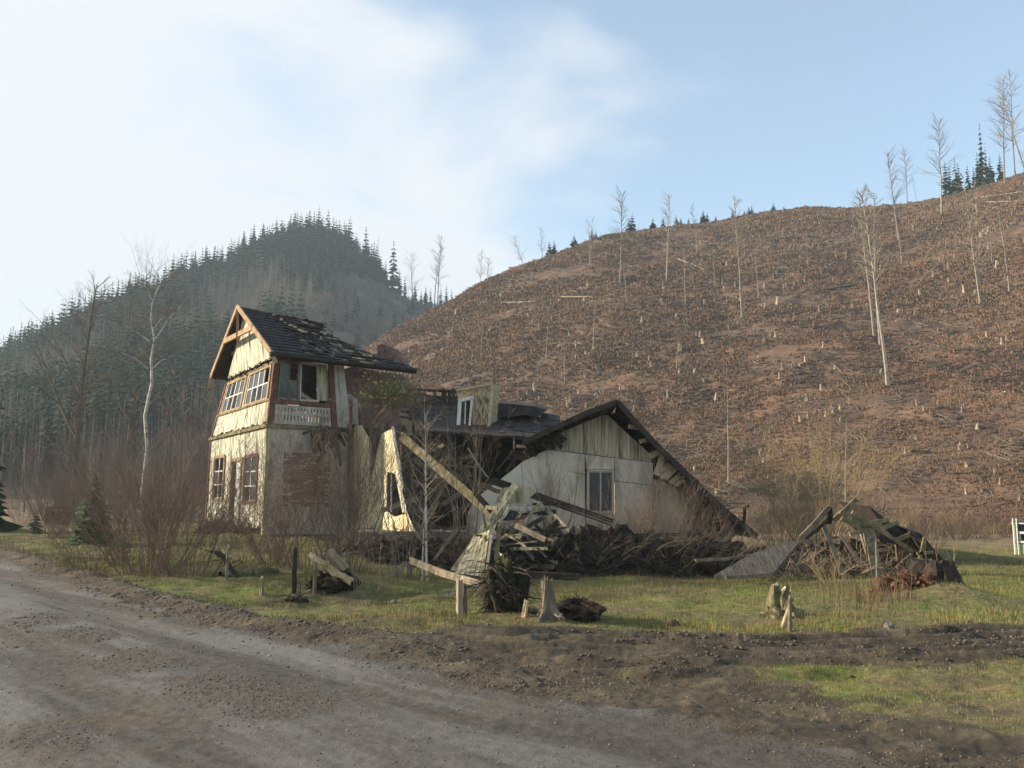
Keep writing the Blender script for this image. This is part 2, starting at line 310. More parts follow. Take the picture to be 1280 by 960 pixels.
# ------------------------------------------------------------------ hills (height fields given by base depth, ridge depth and ridge height per bearing)
class Hill:
    def __init__(s, ridge, base, p, zb, seed, amp):
        P = [at(a, b, Y) for a, b, Y in ridge]; s.a = np.array([q.x / q.y for q in P]); s.D = np.array([q.y for q in P]); s.Z = np.array([q.z for q in P])
        s.ba = np.array([(px - 640) / FPX for px, _ in base]); s.bY = np.array([Y for _, Y in base]); s.p = p; s.zb = zb; s.seed = seed; s.amp = amp
    def z(s, x, y):
        a = x / y; D = np.interp(a, s.a, s.D); Z = np.interp(a, s.a, s.Z); B = np.interp(a, s.ba, s.bY)
        t = (y - B) / (D - B); tc_ = np.clip(t, 0, 1); h = s.zb + (Z - s.zb) * (tc_ ** s.p)
        h = np.where(t < 0, s.zb + t * 3, h); h = np.where(t > 1, np.maximum(Z - (y - D) * 0.32 - 0.1 * (t - 1), -1.6), h)
        win = ss(0.0, 0.12, t) * (1 - 0.75 * ss(0.85, 1, t))
        return h + s.amp * win * (fbm(x / 22, y / 22, s.seed, 3) - 0.5) * 2 + s.amp * 0.28 * win * (fbm(x / 4, y / 4, s.seed + 5, 3) - 0.5) * 2
    def hit(s, px, py):
        d = ray(px, py); t = np.linspace(45, 640, 6000); x = d.x * t; y = d.y * t; zz = EYE + d.z * t
        h = zz - s.z(x, y); b = h < 0
        i = int(np.argmax(b)) if b.any() else int(np.argmin(h)); return Vector((x[i], y[i], float(s.z(x[i], y[i]))))
    def p3(s, px, t):                        # point at bearing px and fraction t of the slope
        a = (px - 640) / FPX; D = np.interp(a, s.a, s.D); B = np.interp(a, s.ba, s.bY); y = B + (D - B) * t; x = a * y
        return np.stack([x, y, s.z(x, y)], -1)
    def mesh(s, name, mt, px0, px1, nc, nrw, label):
        px = np.linspace(px0, px1, nc); t = np.concatenate([[-0.1], np.linspace(-0.05, 1.04, nrw), [1.15, 1.4, 2.2]])
        PX, T = np.meshgrid(px, t); V = s.p3(PX, T).reshape(-1, 3); na = nc
        i = np.arange(len(t) - 1)[:, None] * na; j = np.arange(na - 1)[None]
        Fq = np.stack([(i + j).ravel(), (i + j + 1).ravel(), (i + na + j + 1).ravel(), (i + na + j).ravel()], 1)
        o = link(name, np_mesh(name, V, Fq, mt, smooth=True)); return tag(o, label, kind='structure')
H1 = Hill([(150, 790, 150), (260, 640, 165), (330, 560, 180), (400, 474, 195), (470, 426, 205), (500, 406, 208), (560, 377, 212), (600, 353, 216), (640, 336, 220), (700, 315, 226), (760, 293, 232), (830, 284, 236), (900, 277, 238),
           (960, 264, 236), (1010, 259, 234), (1060, 260, 230), (1130, 254, 224), (1180, 246, 216), (1230, 233, 210), (1280, 215, 205), (1400, 185, 200), (1700, 150, 190)],
          [(150, 75), (400, 66), (700, 58), (1000, 52), (1300, 50), (1700, 48)], 1.22, -1.3, 3, 2.3)
H2 = Hill([(-500, 600, 300), (-150, 530, 330), (0, 470, 350), (60, 442, 360), (120, 408, 375), (200, 375, 395), (270, 348, 415), (320, 322, 430), (360, 306, 440), (400, 304, 446), (440, 322, 450), (470, 350, 452), (490, 366, 452),
           (520, 380, 455), (560, 388, 460), (640, 410, 465), (760, 440, 470), (900, 500, 480)], [(-500, 120), (0, 125), (250, 135), (640, 160), (900, 170)], 1.2, -0.5, 60, 4)
def hill_material():
    m = mat('clearcut_slope_soil', [(0.055, 0.037, 0.027), (0.105, 0.066, 0.047), (0.155, 0.095, 0.062), (0.21, 0.127, 0.074)], 0.16, 0.95, 0.8, 1.4, detail=10, pos=[.30, .45, .58, .74], dist=0.6, stretch=(1, 1.6, 1))
    return m
M['hill1'] = hill_material()
M['hill2'] = mat('forest_floor_slope', [(0.035, 0.030, 0.022), (0.10, 0.075, 0.052), (0.15, 0.12, 0.072)], 0.06, 0.95, 0.9, 0.35, detail=12, pos=[.35,.5,.65])
H1.mesh('hill', M['hill1'], 140, 1640, 620, 300, 'brown clear-cut hillside rising on the right')
H2.mesh('hill', M['hill2'], -480, 880, 260, 130, 'forested hill standing behind the house on the left')

# ------------------------------------------------------------------ tree generators
def spruce_parts(rng, h, tiers, fr, wbase, fol=2):
    tr = MB(); cr = MB(); tr.tube([(0, 0, -0.5), (0, 0, h * 0.5), (0, 0, h)], [h * 0.012, h * 0.008, h * 0.001], 4)
    for i in range(tiers):
        k = i / (tiers - 1); z = h * (0.12 + 0.86 * k ** 0.92); rr = wbase * h * (1 - k) ** 0.8 * rng.uniform(.8, 1.15) + 0.018 * h
        n = max(4, int(fr * (1 - k * 0.5)))
        for j in range(n):
            if rng.random() < 0.05: continue
            a = 2 * math.pi * (j + rng.random() * 0.8) / n; r = rr * rng.uniform(0.65, 1.15); dz = -r * rng.uniform(0.25, 0.55)
            c, s_ = math.cos(a), math.sin(a); wdt = r * rng.uniform(.36, .55)
            root = (c * r * 0.05, s_ * r * 0.05, z + 0.03 * h * (1 - k)); tip = (c * r, s_ * r, z + dz)
            md = (c * r * .55, s_ * r * .55, z + dz * .35)
            cr.quad(root, (md[0] - s_ * wdt, md[1] + c * wdt, md[2] - wdt * .5), tip, (md[0] + s_ * wdt, md[1] - c * wdt, md[2] - wdt * .5))
    cr.tri((-.01 * h, 0, h * .93), (.01 * h, 0, h * .93), (0, 0, h * 1.01))
    return tr, cr
def limb(mb, rng, p, d, L, r, n, lev, spread, up, sides=3, kids=5, m=0, start=0.25, gnarl=0.16):
    pts = [Vector(p)]; rad = [r]; d = Vector(d).normalized(); seg = L / n
    for i in range(n):
        d = (d + Vector((rng.uniform(-1, 1), rng.uniform(-1, 1), rng.uniform(-1, 1))) * gnarl + Vector((0, 0, up))).normalized()
        pts.append(pts[-1] + d * seg); rad.append(r * (1 - 0.85 * (i + 1) / n))
    mb.tube(pts, rad, sides, m, cap=False)
    if lev > 0:
        for k in range(kids):
            f = start + (1 - start) * (k + rng.random()) / kids; i = min(n - 1, int(f * n)); fr = f * n - i
            q = pts[i].lerp(pts[i + 1], min(1, fr)); dd = (pts[i + 1] - pts[i]).normalized()
            az = rng.uniform(0, 2 * math.pi); o = dd.orthogonal().normalized(); o = (Matrix.Rotation(az, 3, dd) @ o)
            nd = dd * math.cos(spread) + o * math.sin(spread)
            limb(mb, rng, q, nd, L * rng.uniform(.35, .6) * (1.15 - .5 * f), max(rad[i] * .55, r * .12, .0031), max(2, n - 1), lev - 1, spread, up, 3, max(2, kids - 1), m, .2, gnarl)
def bare_tree_parts(seed, h=25, r=.2, clear=.6, stems=1, nb=22, blen=.2, lean=0.02, lev=1, kids=5, tmin=.022):
    rng = random.Random(seed); tr = MB(); cr = MB()
    for s_ in range(stems):
        hh = h * rng.uniform(.8, 1) if s_ else h; d = Vector((rng.uniform(-1, 1) * lean * (3 if stems > 1 else 1), rng.uniform(-1, 1) * lean, 1)); pts = [Vector((rng.uniform(-.3, .3) * (stems > 1), 0, -.4))]; rad = [r * 1.25]; n = 9
        for i in range(n):
            d = (d + Vector((rng.uniform(-1, 1), rng.uniform(-1, 1), 0)) * 0.035).normalized(); pts.append(pts[-1] + d * hh / n); rad.append(r * (1 - .88 * (i + 1) / n))
        tr.tube(pts, rad, 5)
        for k in range(nb):
            f = clear + (1 - clear) * ((k + rng.random()) / nb) if rng.random() < .85 else rng.uniform(.25, clear)
            i = min(n - 1, int(f * n)); q = pts[i].lerp(pts[i + 1], f * n - i); az = rng.uniform(0, 6.283); el = rng.uniform(.45, 1.0)
            L_ = h * blen * rng.uniform(.4, 1) * (1.1 - .6 * (f - clear) / (1 - clear) if f > clear else .35)
            limb(cr, rng, q, (math.cos(az) * math.cos(el), math.sin(az) * math.cos(el), math.sin(el)), L_, max(tmin, rad[i] * .38), 4, lev, .55, .06, 3, kids)
    return tr, cr
def bush_mb(seed, h, spread, stems, kids=6, r=0.008, lev=2, up=.05, base=.25, gn=.13, m=0):
    rng = random.Random(seed); mb = MB()
    for k in range(stems):
        a = rng.uniform(0, 6.283); q = rng.random() ** .5; el = q * spread
        L_ = h * rng.uniform(.55, 1.05) / max(.55, math.cos(el))
        limb(mb, rng, (math.cos(a) * base * q, math.sin(a) * base * q, -.05), (math.cos(a) * math.sin(el), math.sin(a) * math.sin(el), math.cos(el)), L_, r * rng.uniform(.7, 1.3), 6, lev, .5, up, 3, kids, m, .25, gn)
    return mb

# ------------------------------------------------------------------ bulk scatter helper
def replicate(V, Fq, P, S, A, tilt=None):
    """copies of (V,F) at points P, scale S, yaw A -> one vertex/face array"""
    V = np.asarray(V, np.float32); Fq = np.asarray(Fq); n = len(P); S = np.asarray(S, np.float32)
    S3 = S if S.ndim == 2 else np.stack([S] * 3, 1); c = np.cos(A)[:, None]; s_ = np.sin(A)[:, None]
    W = V[None] * S3[:, None, :]; X = W[..., 0] * c - W[..., 1] * s_; Y = W[..., 0] * s_ + W[..., 1] * c; Z = W[..., 2]
    if tilt is not None: X = X + Z * tilt[:, 0:1]; Y = Y + Z * tilt[:, 1:2]
    O = np.stack([X, Y, Z], -1) + np.asarray(P, np.float32)[:, None, :]
    FF = Fq[None] + (np.arange(n) * len(V))[:, None, None]
    return O.reshape(-1, 3), FF.reshape(-1, Fq.shape[1])
def quads(mb): return np.array(mb.v), np.array([f if len(f) == 4 else (f[0], f[1], f[2], f[2]) for f in mb.f])

# ------------------------------------------------------------------ forest on the left hill
rs = np.random.RandomState(7)
SPR = []
for k in range(5):
    tr, cr = spruce_parts(random.Random(50 + k), 1.0, 13, 8, 0.15 + 0.02 * (k % 3)); SPR.append((tr.mesh('trunk', M['darkbark']), cr.mesh('crown', M['needles']), cr))
def slope_ok(px, py, t):                     # bare logged belt on the right flank of the hill
    cleared = (px > 385 + (py - 400) * -0.35) & (py > 342 + np.clip(px - 440, 0, 60) * 0.35)
    return ~cleared
cand_px = rs.uniform(-90, 600, 12500); cand_t = rs.uniform(0.0, 1.0, 12500) ** 0.75
P2 = H2.p3(cand_px, cand_t)
ppx = 640 + FPX * P2[:, 0] / (P2[:, 1] * math.cos(PITCH) + (P2[:, 2] - EYE) * math.sin(PITCH)); ppy = 610 - (P2[:, 2] - EYE) / P2[:, 1] * FPX
ok = slope_ok(ppx, ppy, cand_t); keep = ok | (rs.rand(len(ok)) < 0.03)
dens = fbm(P2[:, 0] / 30, P2[:, 1] / 30, 88, 3); bareness = dens + 0.18 * ss(.5, .0, cand_t) 
spr = keep & ((bareness < 0.555) | (cand_t > .82)); SP = P2[spr]; st = cand_t[spr]
isbare = keep & (bareness >= 0.50) & (cand_t < .9) & (rs.rand(len(keep)) < .62)
hgt = (9 + 10 * rs.rand(len(SP)) ** 1.6 + 4 * (rs.rand(len(SP)) > .93)) * (0.75 + 0.3 * st) * np.where(ok[spr], 1, .7)
order = np.lexsort((SP[:, 1],)); vis = np.argsort(-(hgt / SP[:, 1]) * np.where(st > .93, 3.2, 1) * np.where((SP[:, 0] / SP[:, 1] > -.62) & (SP[:, 0] / SP[:, 1] < -.05), 1, .3))
ind = vis[:240]; rest = vis[240:]
for q, i in enumerate(ind):
    tm, cm, _ = SPR[q % 5]; e = empty('spruce_tree', SP[i], 'dark spruce standing in the dense forest on the left hill', 'spruce', 'spruces of the forest on the left hill', rs.uniform(0, 6.28))
    e.scale = (hgt[i] * rs.uniform(.85, 1.2),) * 2 + (hgt[i],); link('trunk', tm, e); link('crown', cm, e)
lo = []
for k in range(3):
    tr, cr = spruce_parts(random.Random(90 + k), 1.0, 11, 7, 0.165); lo.append(quads(cr))
VV = []; FF = []; off = 0
for k in range(3):
    sel = rest[k::3]; O, f = replicate(lo[k][0], lo[k][1], SP[sel], np.stack([hgt[sel] * 1.05, hgt[sel] * 1.05, hgt[sel]], 1), rs.uniform(0, 6.28, len(sel))); VV.append(O); FF.append(f + off); off += len(O)
tag(link('spruce_forest', np_mesh('spruce_forest', np.concatenate(VV), np.concatenate(FF), M['needles_far'])), 'dense dark spruce forest covering the left hill', 'forest', kind='stuff')
BP = P2[isbare]; bt, bc = bare_tree_parts(4, 1.0, .011, .3, 1, 26, .26, 0.02, 0, 5, .006); bt.tube([(0, 0, 0), (0, 0, .9)], [.008, .003], 3)
for a_ in (bc,): bt.v, bt.f, bt.m = bt.v + a_.v, bt.f + [tuple(i + len(bt.v) for i in f) for f in a_.f], bt.m + a_.m
bv, bf = quads(bt); bf = np.array([f if len(f) == 4 else f for f in bf])
O, f = replicate(bv, bf, BP, rs.uniform(9, 15, len(BP)), rs.uniform(0, 6.28, len(BP)))
M['fartwig'] = mat('distant_bare_wood', [(0.10, 0.085, 0.065), (0.20, 0.165, 0.13)], 0.05, 0.95, 0)
tag(link('bare_woodland', np_mesh('bare_woodland', O, f, M['fartwig'])), 'leafless trees mixed among the spruces on the left hill', 'woodland', kind='stuff')

# logged belt of the left hill: stubble, sticks and brush
px = rs.uniform(330, 640, 9000); t = rs.uniform(.25, 1.0, 9000); P = H2.p3(px, t); P = P[fbm(P[:, 0] / 25, P[:, 1] / 25, 33, 3) > .42]
q = MB(); g = random.Random(2)
for i in range(7): a = g.uniform(0, 6.28); q.tube([(0, 0, 0), (math.cos(a) * .5, math.sin(a) * .5, g.uniform(.6, 1.6))], [.09, .03], 3)
bv, bf = quads(q); O, f = replicate(bv, bf, P, rs.uniform(.7, 2.6, len(P)), rs.uniform(0, 6.28, len(P)))
tag(link('far_brush', np_mesh('far_brush', O, f, M['fartwig'])), 'brown brush and stubble on the logged shoulder of the left hill', 'brush', kind='stuff')
# ------------------------------------------------------------------ house materials
def plank_mat(name, cols, st=(1, 1, .12), scale=7, **k): return mat(name, cols, scale, stretch=st, **k)
M['cream'] = plank_mat('peeling_cream_paint', [(0.11, 0.10, 0.06), (0.34, 0.32, 0.21), (0.56, 0.54, 0.43), (0.66, 0.64, 0.54)], pos=[.34, .42, .52, .68], bump=.3)
M['yellow'] = mat('peeling_yellow_paint', [(0.30, 0.19, 0.11), (0.60, 0.50, 0.28), (0.74, 0.66, 0.42), (0.78, 0.73, 0.56)], 7, pos=[.3, .42, .55, .7], bump=.4, stretch=(1, 1, .15), detail=8)
M['mosspaint'] = plank_mat('moss_stained_paint', [(0.10, 0.09, 0.045), (0.30, 0.27, 0.16), (0.52, 0.47, 0.32)], pos=[.34, .46, .62], bump=.3)
M['plaster'] = mat('grey_stained_plaster', [(0.17, 0.14, 0.11), (0.43, 0.37, 0.305), (0.54, 0.47, 0.40)], 1.3, pos=[.28, .45, .7], bump=.25, bscale=14)
M['gplaster'] = mat('dirty_white_wallboard', [(0.16, 0.13, 0.09), (0.42, 0.37, 0.29), (0.60, 0.54, 0.44), (0.68, 0.62, 0.52)], 1.1, pos=[.32, .44, .54, .7], detail=10, stretch=(1, 1, .45), bump=.15, bscale=14)
M['gboards'] = plank_mat('dirty_white_boards', [(0.16, 0.135, 0.085), (0.44, 0.385, 0.275), (0.60, 0.54, 0.41)], pos=[.34, .48, .64], bump=.3)
M['brick'] = mat('old_red_brick', [(0.07, 0.034, 0.024), (0.15, 0.072, 0.048), (0.21, 0.13, 0.095), (0.38, 0.31, 0.25)], 3.2, pos=[.3, .45, .58, .66], bump=.5, bscale=22)
M['rubble'] = mat('brown_broken_masonry', [(0.06, 0.04, 0.032), (0.19, 0.11, 0.085), (0.27, 0.19, 0.15)], 6, bump=.8, bscale=9)
M['tile'] = mat('dark_roof_shingle', [(0.020, 0.018, 0.018), (0.048, 0.042, 0.040), (0.075, 0.06, 0.05)], 2.5, .75, .3, pos=[.3, .55, .8])
M['roofboard'] = mat('dark_roof_boards', [(0.028, 0.022, 0.018), (0.065, 0.050, 0.040)], 4, .9, .4, stretch=(1, 1, 1))
M['trim'] = mat('red_brown_trim', [(0.06, 0.032, 0.024), (0.15, 0.065, 0.042), (0.20, 0.11, 0.07)], 4, .8, .3)
M['timber'] = mat('weathered_timber', [(0.17, 0.11, 0.065), (0.36, 0.24, 0.145), (0.44, 0.33, 0.21)], 5, .85, .3)
M['oldwood'] = mat('grey_old_wood', [(0.085, 0.07, 0.052), (0.20, 0.165, 0.12), (0.30, 0.255, 0.185)], 4, .9, .4)
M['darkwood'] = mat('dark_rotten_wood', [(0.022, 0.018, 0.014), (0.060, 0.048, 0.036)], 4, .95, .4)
M['mosswood'] = mat('mossy_wood', [(0.06, 0.055, 0.025), (0.17, 0.145, 0.075), (0.30, 0.25, 0.16)], 4, .95, .4)
M['white'] = mat('chipped_white_paint', [(0.30, 0.27, 0.23), (0.62, 0.60, 0.55), (0.70, 0.68, 0.64)], 9, .7, .1, pos=[.3, .42, .7])
M['lath'] = mat('reed_lath_plaster', [(0.17, 0.125, 0.06), (0.42, 0.33, 0.17), (0.60, 0.52, 0.36)], 9, .9, .5)
M['earth'] = mat('dark_litter_earth', [(0.012, 0.010, 0.007), (0.026, 0.020, 0.015), (0.045, 0.036, 0.024)], 4, .95, .7)
M['moss'] = mat('moss', [(0.016, 0.014, 0.009), (0.032, 0.030, 0.014), (0.055, 0.055, 0.022)], 5, .95, .6)
M['sheet'] = mat('grey_roofing_sheet', [(0.045, 0.038, 0.030), (0.12, 0.105, 0.088)], 3, .9, .6, stretch=(2.5, .6, 1))
M['redbark'] = mat('rotten_red_wood', [(0.07, 0.035, 0.022), (0.24, 0.12, 0.065)], 6, .95, .6)
M['litwood'] = mat('split_sunlit_tone_wood', [(0.22, 0.15, 0.09), (0.52, 0.38, 0.22), (0.62, 0.50, 0.34)], 6, .9, .4)  # warm sunlit tone put into the wood colour
M['booth'] = mat('pale_green_paint', [(0.27, 0.34, 0.17), (0.40, 0.48, 0.27)], 3, .6, .1)
def glass():
    m = bpy.data.materials.new('dusty_window_glass'); m.use_nodes = True; t = m.node_tree; b = t.nodes['Principled BSDF']
    b.inputs['Base Color'].default_value = (0.030, 0.034, 0.036, 1); b.inputs['Roughness'].default_value = 0.12
    n = N(t, 'ShaderNodeTexNoise'); n.inputs['Scale'].default_value = 3; r = N(t, 'ShaderNodeMapRange'); r.inputs[3].default_value = .08; r.inputs[4].default_value = .5
    t.links.new(n.outputs[0], r.inputs[0]); t.links.new(r.outputs[0], b.inputs['Roughness']); return m
M['glass'] = glass()

class Patch:                                  # bilinear wall surface; u along, v up, d outwards
    def __init__(s, p00, p10, p01, p11, toward=(0, 0, 1.7)):
        s.p = [Vector(q) for q in (p00, p10, p01, p11)]; n = (s.p[1] - s.p[0]).cross(s.p[2] - s.p[0]).normalized()
        if n.dot(Vector(toward) - s.p[0]) < 0: n = -n
        s.n = n
    def __call__(s, u, v, d=0.0):
        a, b, c, e = s.p; return (a.lerp(b, u)).lerp(c.lerp(e, u), v) + s.n * d
    def box(s, mb, u0, u1, v0, v1, d0, d1, m=0):
        mb.hexa([s(u0, v0, d0), s(u1, v0, d0), s(u1, v0, d1), s(u0, v0, d1), s(u0, v1, d0), s(u1, v1, d0), s(u1, v1, d1), s(u0, v1, d1)], m)
    def boards(s, mb, rng, n, u0, u1, v0, v1, holes=(), d0=-.06, d1=0., gap=.06, top=None, m=0, jit=.008, bjit=0.0):
        w_ = (u1 - u0) / n
        for i in range(n):
            a = u0 + i * w_ + w_ * gap; b = u0 + (i + 1) * w_ - w_ * gap * .2; iv = [(v0, v1 if top is None else min(v1, top((a + b) / 2)))]
            for (ha, hb, va, vb) in holes:
                if b > ha and a < hb:
                    nv = []
                    for (x, y) in iv:
                        if va > x: nv.append((x, min(y, va)))
                        if vb < y: nv.append((max(x, vb), y))
                    iv = nv
            for (x, y) in iv:
                if y - x > .015:
                    if x == v0 and bjit: x += rng.random() * bjit
                    s.box(mb, a, b, x, y, d0, d1 + rng.uniform(-jit, jit), m)
    def line(s, mb, q0, q1, wd, d0, d1, m=0):   # bar drawn on the surface between two (u,v)
        a = s(*q0, (d0 + d1) / 2); b = s(*q1, (d0 + d1) / 2); mb.beam(a, b, wd, abs(d1 - d0), side=(b - a).cross(s.n), m=m)
    def window(s, parent, u0, u1, v0, v1, cols, rows, frame='timber', bar='white', fw=.09, bw=.035, glass_p=.6, rng=None, cas=None):
        fr = MB(); f = s
        s.line(fr, (u0, v0), (u1, v0), fw, -.06, .045); s.line(fr, (u0, v1), (u1, v1), fw, -.06, .043)
        s.line(fr, (u0, v0), (u0, v1), fw, -.058, .04); s.line(fr, (u1, v0), (u1, v1), fw, -.058, .04)
        o = fr.build('window', M[frame], parent)
        b_ = MB()
        for i in range(cols + 1):
            u = u0 + (u1 - u0) * (i / cols) * .93 + (u1 - u0) * .035; s.line(b_, (u, v0 + .01), (u, v1 - .01), bw * (1.5 if cas and i % cas == 0 else 1), -.035, .008)
        for j in range(rows + 1):
            v = v0 + (v1 - v0) * (.03 + .94 * j / rows); s.line(b_, (u0, v), (u1, v), bw, -.033, .006)
        b_.build('casement', M[bar], o)
        for i in range(cols):
            for j in range(rows):
                if rng.random() < glass_p:
                    g = MB()
                    a = u0 + (u1 - u0) * (.035 + .93 * i / cols); b = u0 + (u1 - u0) * (.035 + .93 * (i + 1) / cols); c = v0 + (v1 - v0) * (.03 + .94 * j / rows); e = v0 + (v1 - v0) * (.03 + .94 * (j + 1) / rows)
                    s.box(g, a, b, c, e, -.02, -.014); g.build('pane', M['glass'], o)
        return o

rng = random.Random(11)
HO = (-9.0, 31.2, 0)
house = bpy.data.objects.new('ruined_house', None); COL.objects.link(house)
tag(house, 'half collapsed wooden house with leaning two-storey gabled tower and sunken wing', 'house')
# ---------------- tower
A0, A1, A2 = at(328, 668, 31), at(334, 532, 31), at(344, 446, 31)
B0, B1, B2 = at(257, 658, 36), at(264, 549, 36), at(285, 474, 36)
C0, C1, C2 = at(442, 668, 33.4), at(438, 538, 33.4), at(430, 456, 33.4)
D0, D1, D2 = B0 + (C0 - A0), B1 + (C1 - A1), B2 + (C2 - A2)
LL = Patch(A0, B0, A1, B1); UL = Patch(A1, B1, A2, B2); FL = Patch(A0, C0, A1, C1); FU = Patch(A1, C1, A2, C2)
w1, dr, w2 = (.12, .33, .29, .74), (.385, .56, .05, .72), (.70, .90, .31, .78)
mb = MB(); LL.boards(mb, rng, 34, .0, 1, 0.04, .98, [w1, dr, w2], bjit=.06); mb.build('lower_wall', M['cream'], house)
lw = MB(); FL.box(lw, .0, .20, 0, .98, -.14, -.002); FL.box(lw, .20, .74, .76, .98, -.14, 0); FL.box(lw, .20, .74, 0, .26, -.14, 0); FL.box(lw, .74, 1, 0, .98, -.14, -.002)
lw.build('lower_wall', M['plaster'], house)
lb_ = MB(); FL.box(lb_, .2, .74, .26, .76, -.2, -.05); lb_.build('lower_wall', M['plaster'], house)
bk = MB()
nrow = 26
for j in range(nrow):                         # brick infill of the front opening
    v = .26 + .5 * j / nrow; off = .5 * (j % 2)
    for i in range(9):
        a = .20 + .54 * max(0, (i - off) / 8.0); b = .20 + .54 * min(1, (i + 1 - off) / 8.0)
        if b - a > .01 and rng.random() < (.97 if 2 < j < nrow - 3 and .27 < (a + b) / 2 < .68 else .62): FL.box(bk, a + .003, b - .003, v + .002, v + .5 / nrow - .002, -.12, -.03 + rng.uniform(-.012, .012))
tag(bk.build('brick_infill', M['brick'], house), 'bare red brick filling an old opening')
bw = MB(); Patch(B0, D0, B1, D1, (-20, 60, 2)).box(bw, 0, 1, 0, 1, -.1, 0); Patch(C0, D0, C1, D1, (20, 40, 2)).box(bw, 0, 1, 0, 1, -.1, 0)
Patch(B1, D1, B2, D2, (-20, 60, 2)).box(bw, 0, 1, 0, .42, -.1, 0); Patch(C1, D1, C2, D2, (20, 40, 2)).box(bw, 0.0, 1, 0, 1, -.1, 0)
bw.build('rear_wall', M['plaster'], house)
fl = MB(); fl.hexa([A1, C1, D1, B1, A1 + Vector((0, 0, .1)), C1 + Vector((0, 0, .1)), D1 + Vector((0, 0, .1)), B1 + Vector((0, 0, .1))]); fl.build('upper_floor', M['darkwood'], house)
# left windows and door
LL.window(house, *w1[:2], *w1[2:], 2, 3, 'trim', 'white', .13, .05, .9, rng); LL.window(house, *w2[:2], *w2[2:], 2, 3, 'timber', 'white', .12, .05, .5, rng)
d_ = MB(); LL.line(d_, (dr[0], dr[2]), (dr[0], dr[3]), .12, -.08, .04); LL.line(d_, (dr[1], dr[2]), (dr[1], dr[3]), .12, -.08, .04); LL.line(d_, (dr[0] - .02, dr[3]), (dr[1] + .02, dr[3]), .14, -.08, .05)
do = d_.build('door', M['timber'], house); d2 = MB(); LL.box(d2, dr[0] + .01, dr[0] + .10, dr[2], dr[3] - .02, -.05, -.01); LL.box(d2, dr[0] + .105, dr[1] - .015, dr[2], dr[3] - .02, -.34, -.30)
d2.build('door_leaf', M['white'], do); d3 = MB(); d3.tube([LL(dr[0] + .09, .36, .0), LL(dr[0] + .09, .36, .05), LL(dr[0] + .07, .36, .055)], [.014] * 3, 5); d3.build('handle', M['trim'], do)
# upper storey, left
uw1, uw2 = (.05, .47, .40, .90), (.53, .95, .40, .90)
mb = MB(); UL.boards(mb, rng, 30, .0, 1, .03, .36, [], bjit=.05); UL.box(mb, .475, .525, .36, .95, -.1, -.01); tag(mb.build('upper_wall', M['cream'], house), 'cream boarding below the upper windows')
UL.window(house, *uw1[:2], *uw1[2:], 4, 2, 'timber', 'white', .11, .045, .45, rng, 2); UL.window(house, *uw2[:2], *uw2[2:], 4, 2, 'timber', 'white', .11, .045, .55, rng, 2)
bt_ = MB(); UL.line(bt_, (-.02, 0), (1.02, 0), .13, -.04, .09); UL.line(bt_, (-.01, .38), (1.01, .38), .07, -.04, .05); UL.line(bt_, (-.01, .93), (1.01, .93), .12, -.04, .05)
FU.line(bt_, (0.02, 0), (1.0, 0), .13, -.04, .085); bt_.build('belt_course', M['mosswood'], house)
ms = MB()
for i in range(160):                           # ragged strip of torn fringe hanging along the eave line
    u = rng.random(); a = UL(u, .95 + rng.uniform(-.02, .05), .10); ms.tube([a, a + Vector((rng.uniform(-.08, .08), rng.uniform(-.05, .05), rng.uniform(-.12, .10)))], [.03, .006], 3)
tag(ms.build('torn_fringe', M['darkwood'], house), kind='stuff')
for P_, u_, w_ in ((UL, 0, .15), (UL, 1, .13), (LL, 1, .12), (FU, .035, .18), (FU, .80, .22)):
    cp = MB(); P_.line(cp, (u_, 0), (u_, 1.0), w_, -.08, .04 - .01 * (P_ is FU)); cp.build('corner_post', M['trim'], house)
cq = MB(); LL.line(cq, (0.005, 0), (0.005, 1), .14, -.1, .025); tag(cq.build('corner_board', M['mosspaint'], house), 'mossy cream corner board')
# loggia on the front: pierced rail, sash frames behind
rl = MB(); n = 17
for i in range(n):
    a = .065 + .69 * i / n; b = .065 + .69 * (i + 1) / n; g = (b - a) * .17; c_ = (a + b) / 2
    FU.box(rl, a + g, b - g, .05, .31, -.03, .01)
    for (v0, v1, v2) in ((.05, .12, .17), (.17, .24, .31)):
        for sgn, e in ((1, a), (-1, b)): rl.hexa([FU(e, v0, -.03), FU(e + sgn * g, v0, -.03), FU(e + sgn * g, v0, .01), FU(e, v0, .01), FU(e, (v0 * 3 + v2) / 4, -.03), FU(e + sgn * g, (v0 + v2) / 2, -.03), FU(e + sgn * g, (v0 + v2) / 2, .01), FU(e, (v0 * 3 + v2) / 4, .01)])
    FU.box(rl, a - .002, b + .002, .035, .075, -.032, .006); FU.box(rl, a - .002, b + .002, .285, .315, -.032, .006)
rail = rl.build('balcony_rail', M['plaster'], house); r2 = MB(); FU.line(r2, (.05, .355), (.78, .355), .16, -.06, .05); r2.build('handrail', M['trim'], rail)
FU.window(house, .085, .34, .40, .96, 2, 2, 'oldwood', 'oldwood', .05, .03, .35, rng); FU.window(house, .36, .60, .40, .96, 1, 1, 'plaster', 'plaster', .05, .035, 0, rng)
pn = MB(); FU.box(pn, .62, .74, .42, .97, -.10, -.05); pn.build('curtain_board', M['mosspaint'], house)
pw = MB(); FU.box(pw, .90, 1.0, .0, 1.0, -.06, 0); FU.box(pw, .84, .895, 0, 1, -.06, -.015); tag(pw.build('upper_wall', M['plaster'], house), 'grey board panel beside the loggia')
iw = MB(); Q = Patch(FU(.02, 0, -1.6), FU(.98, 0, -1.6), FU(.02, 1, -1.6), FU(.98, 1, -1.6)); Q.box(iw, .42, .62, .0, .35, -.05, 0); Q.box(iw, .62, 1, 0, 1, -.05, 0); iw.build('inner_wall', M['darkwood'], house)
ij = MB()
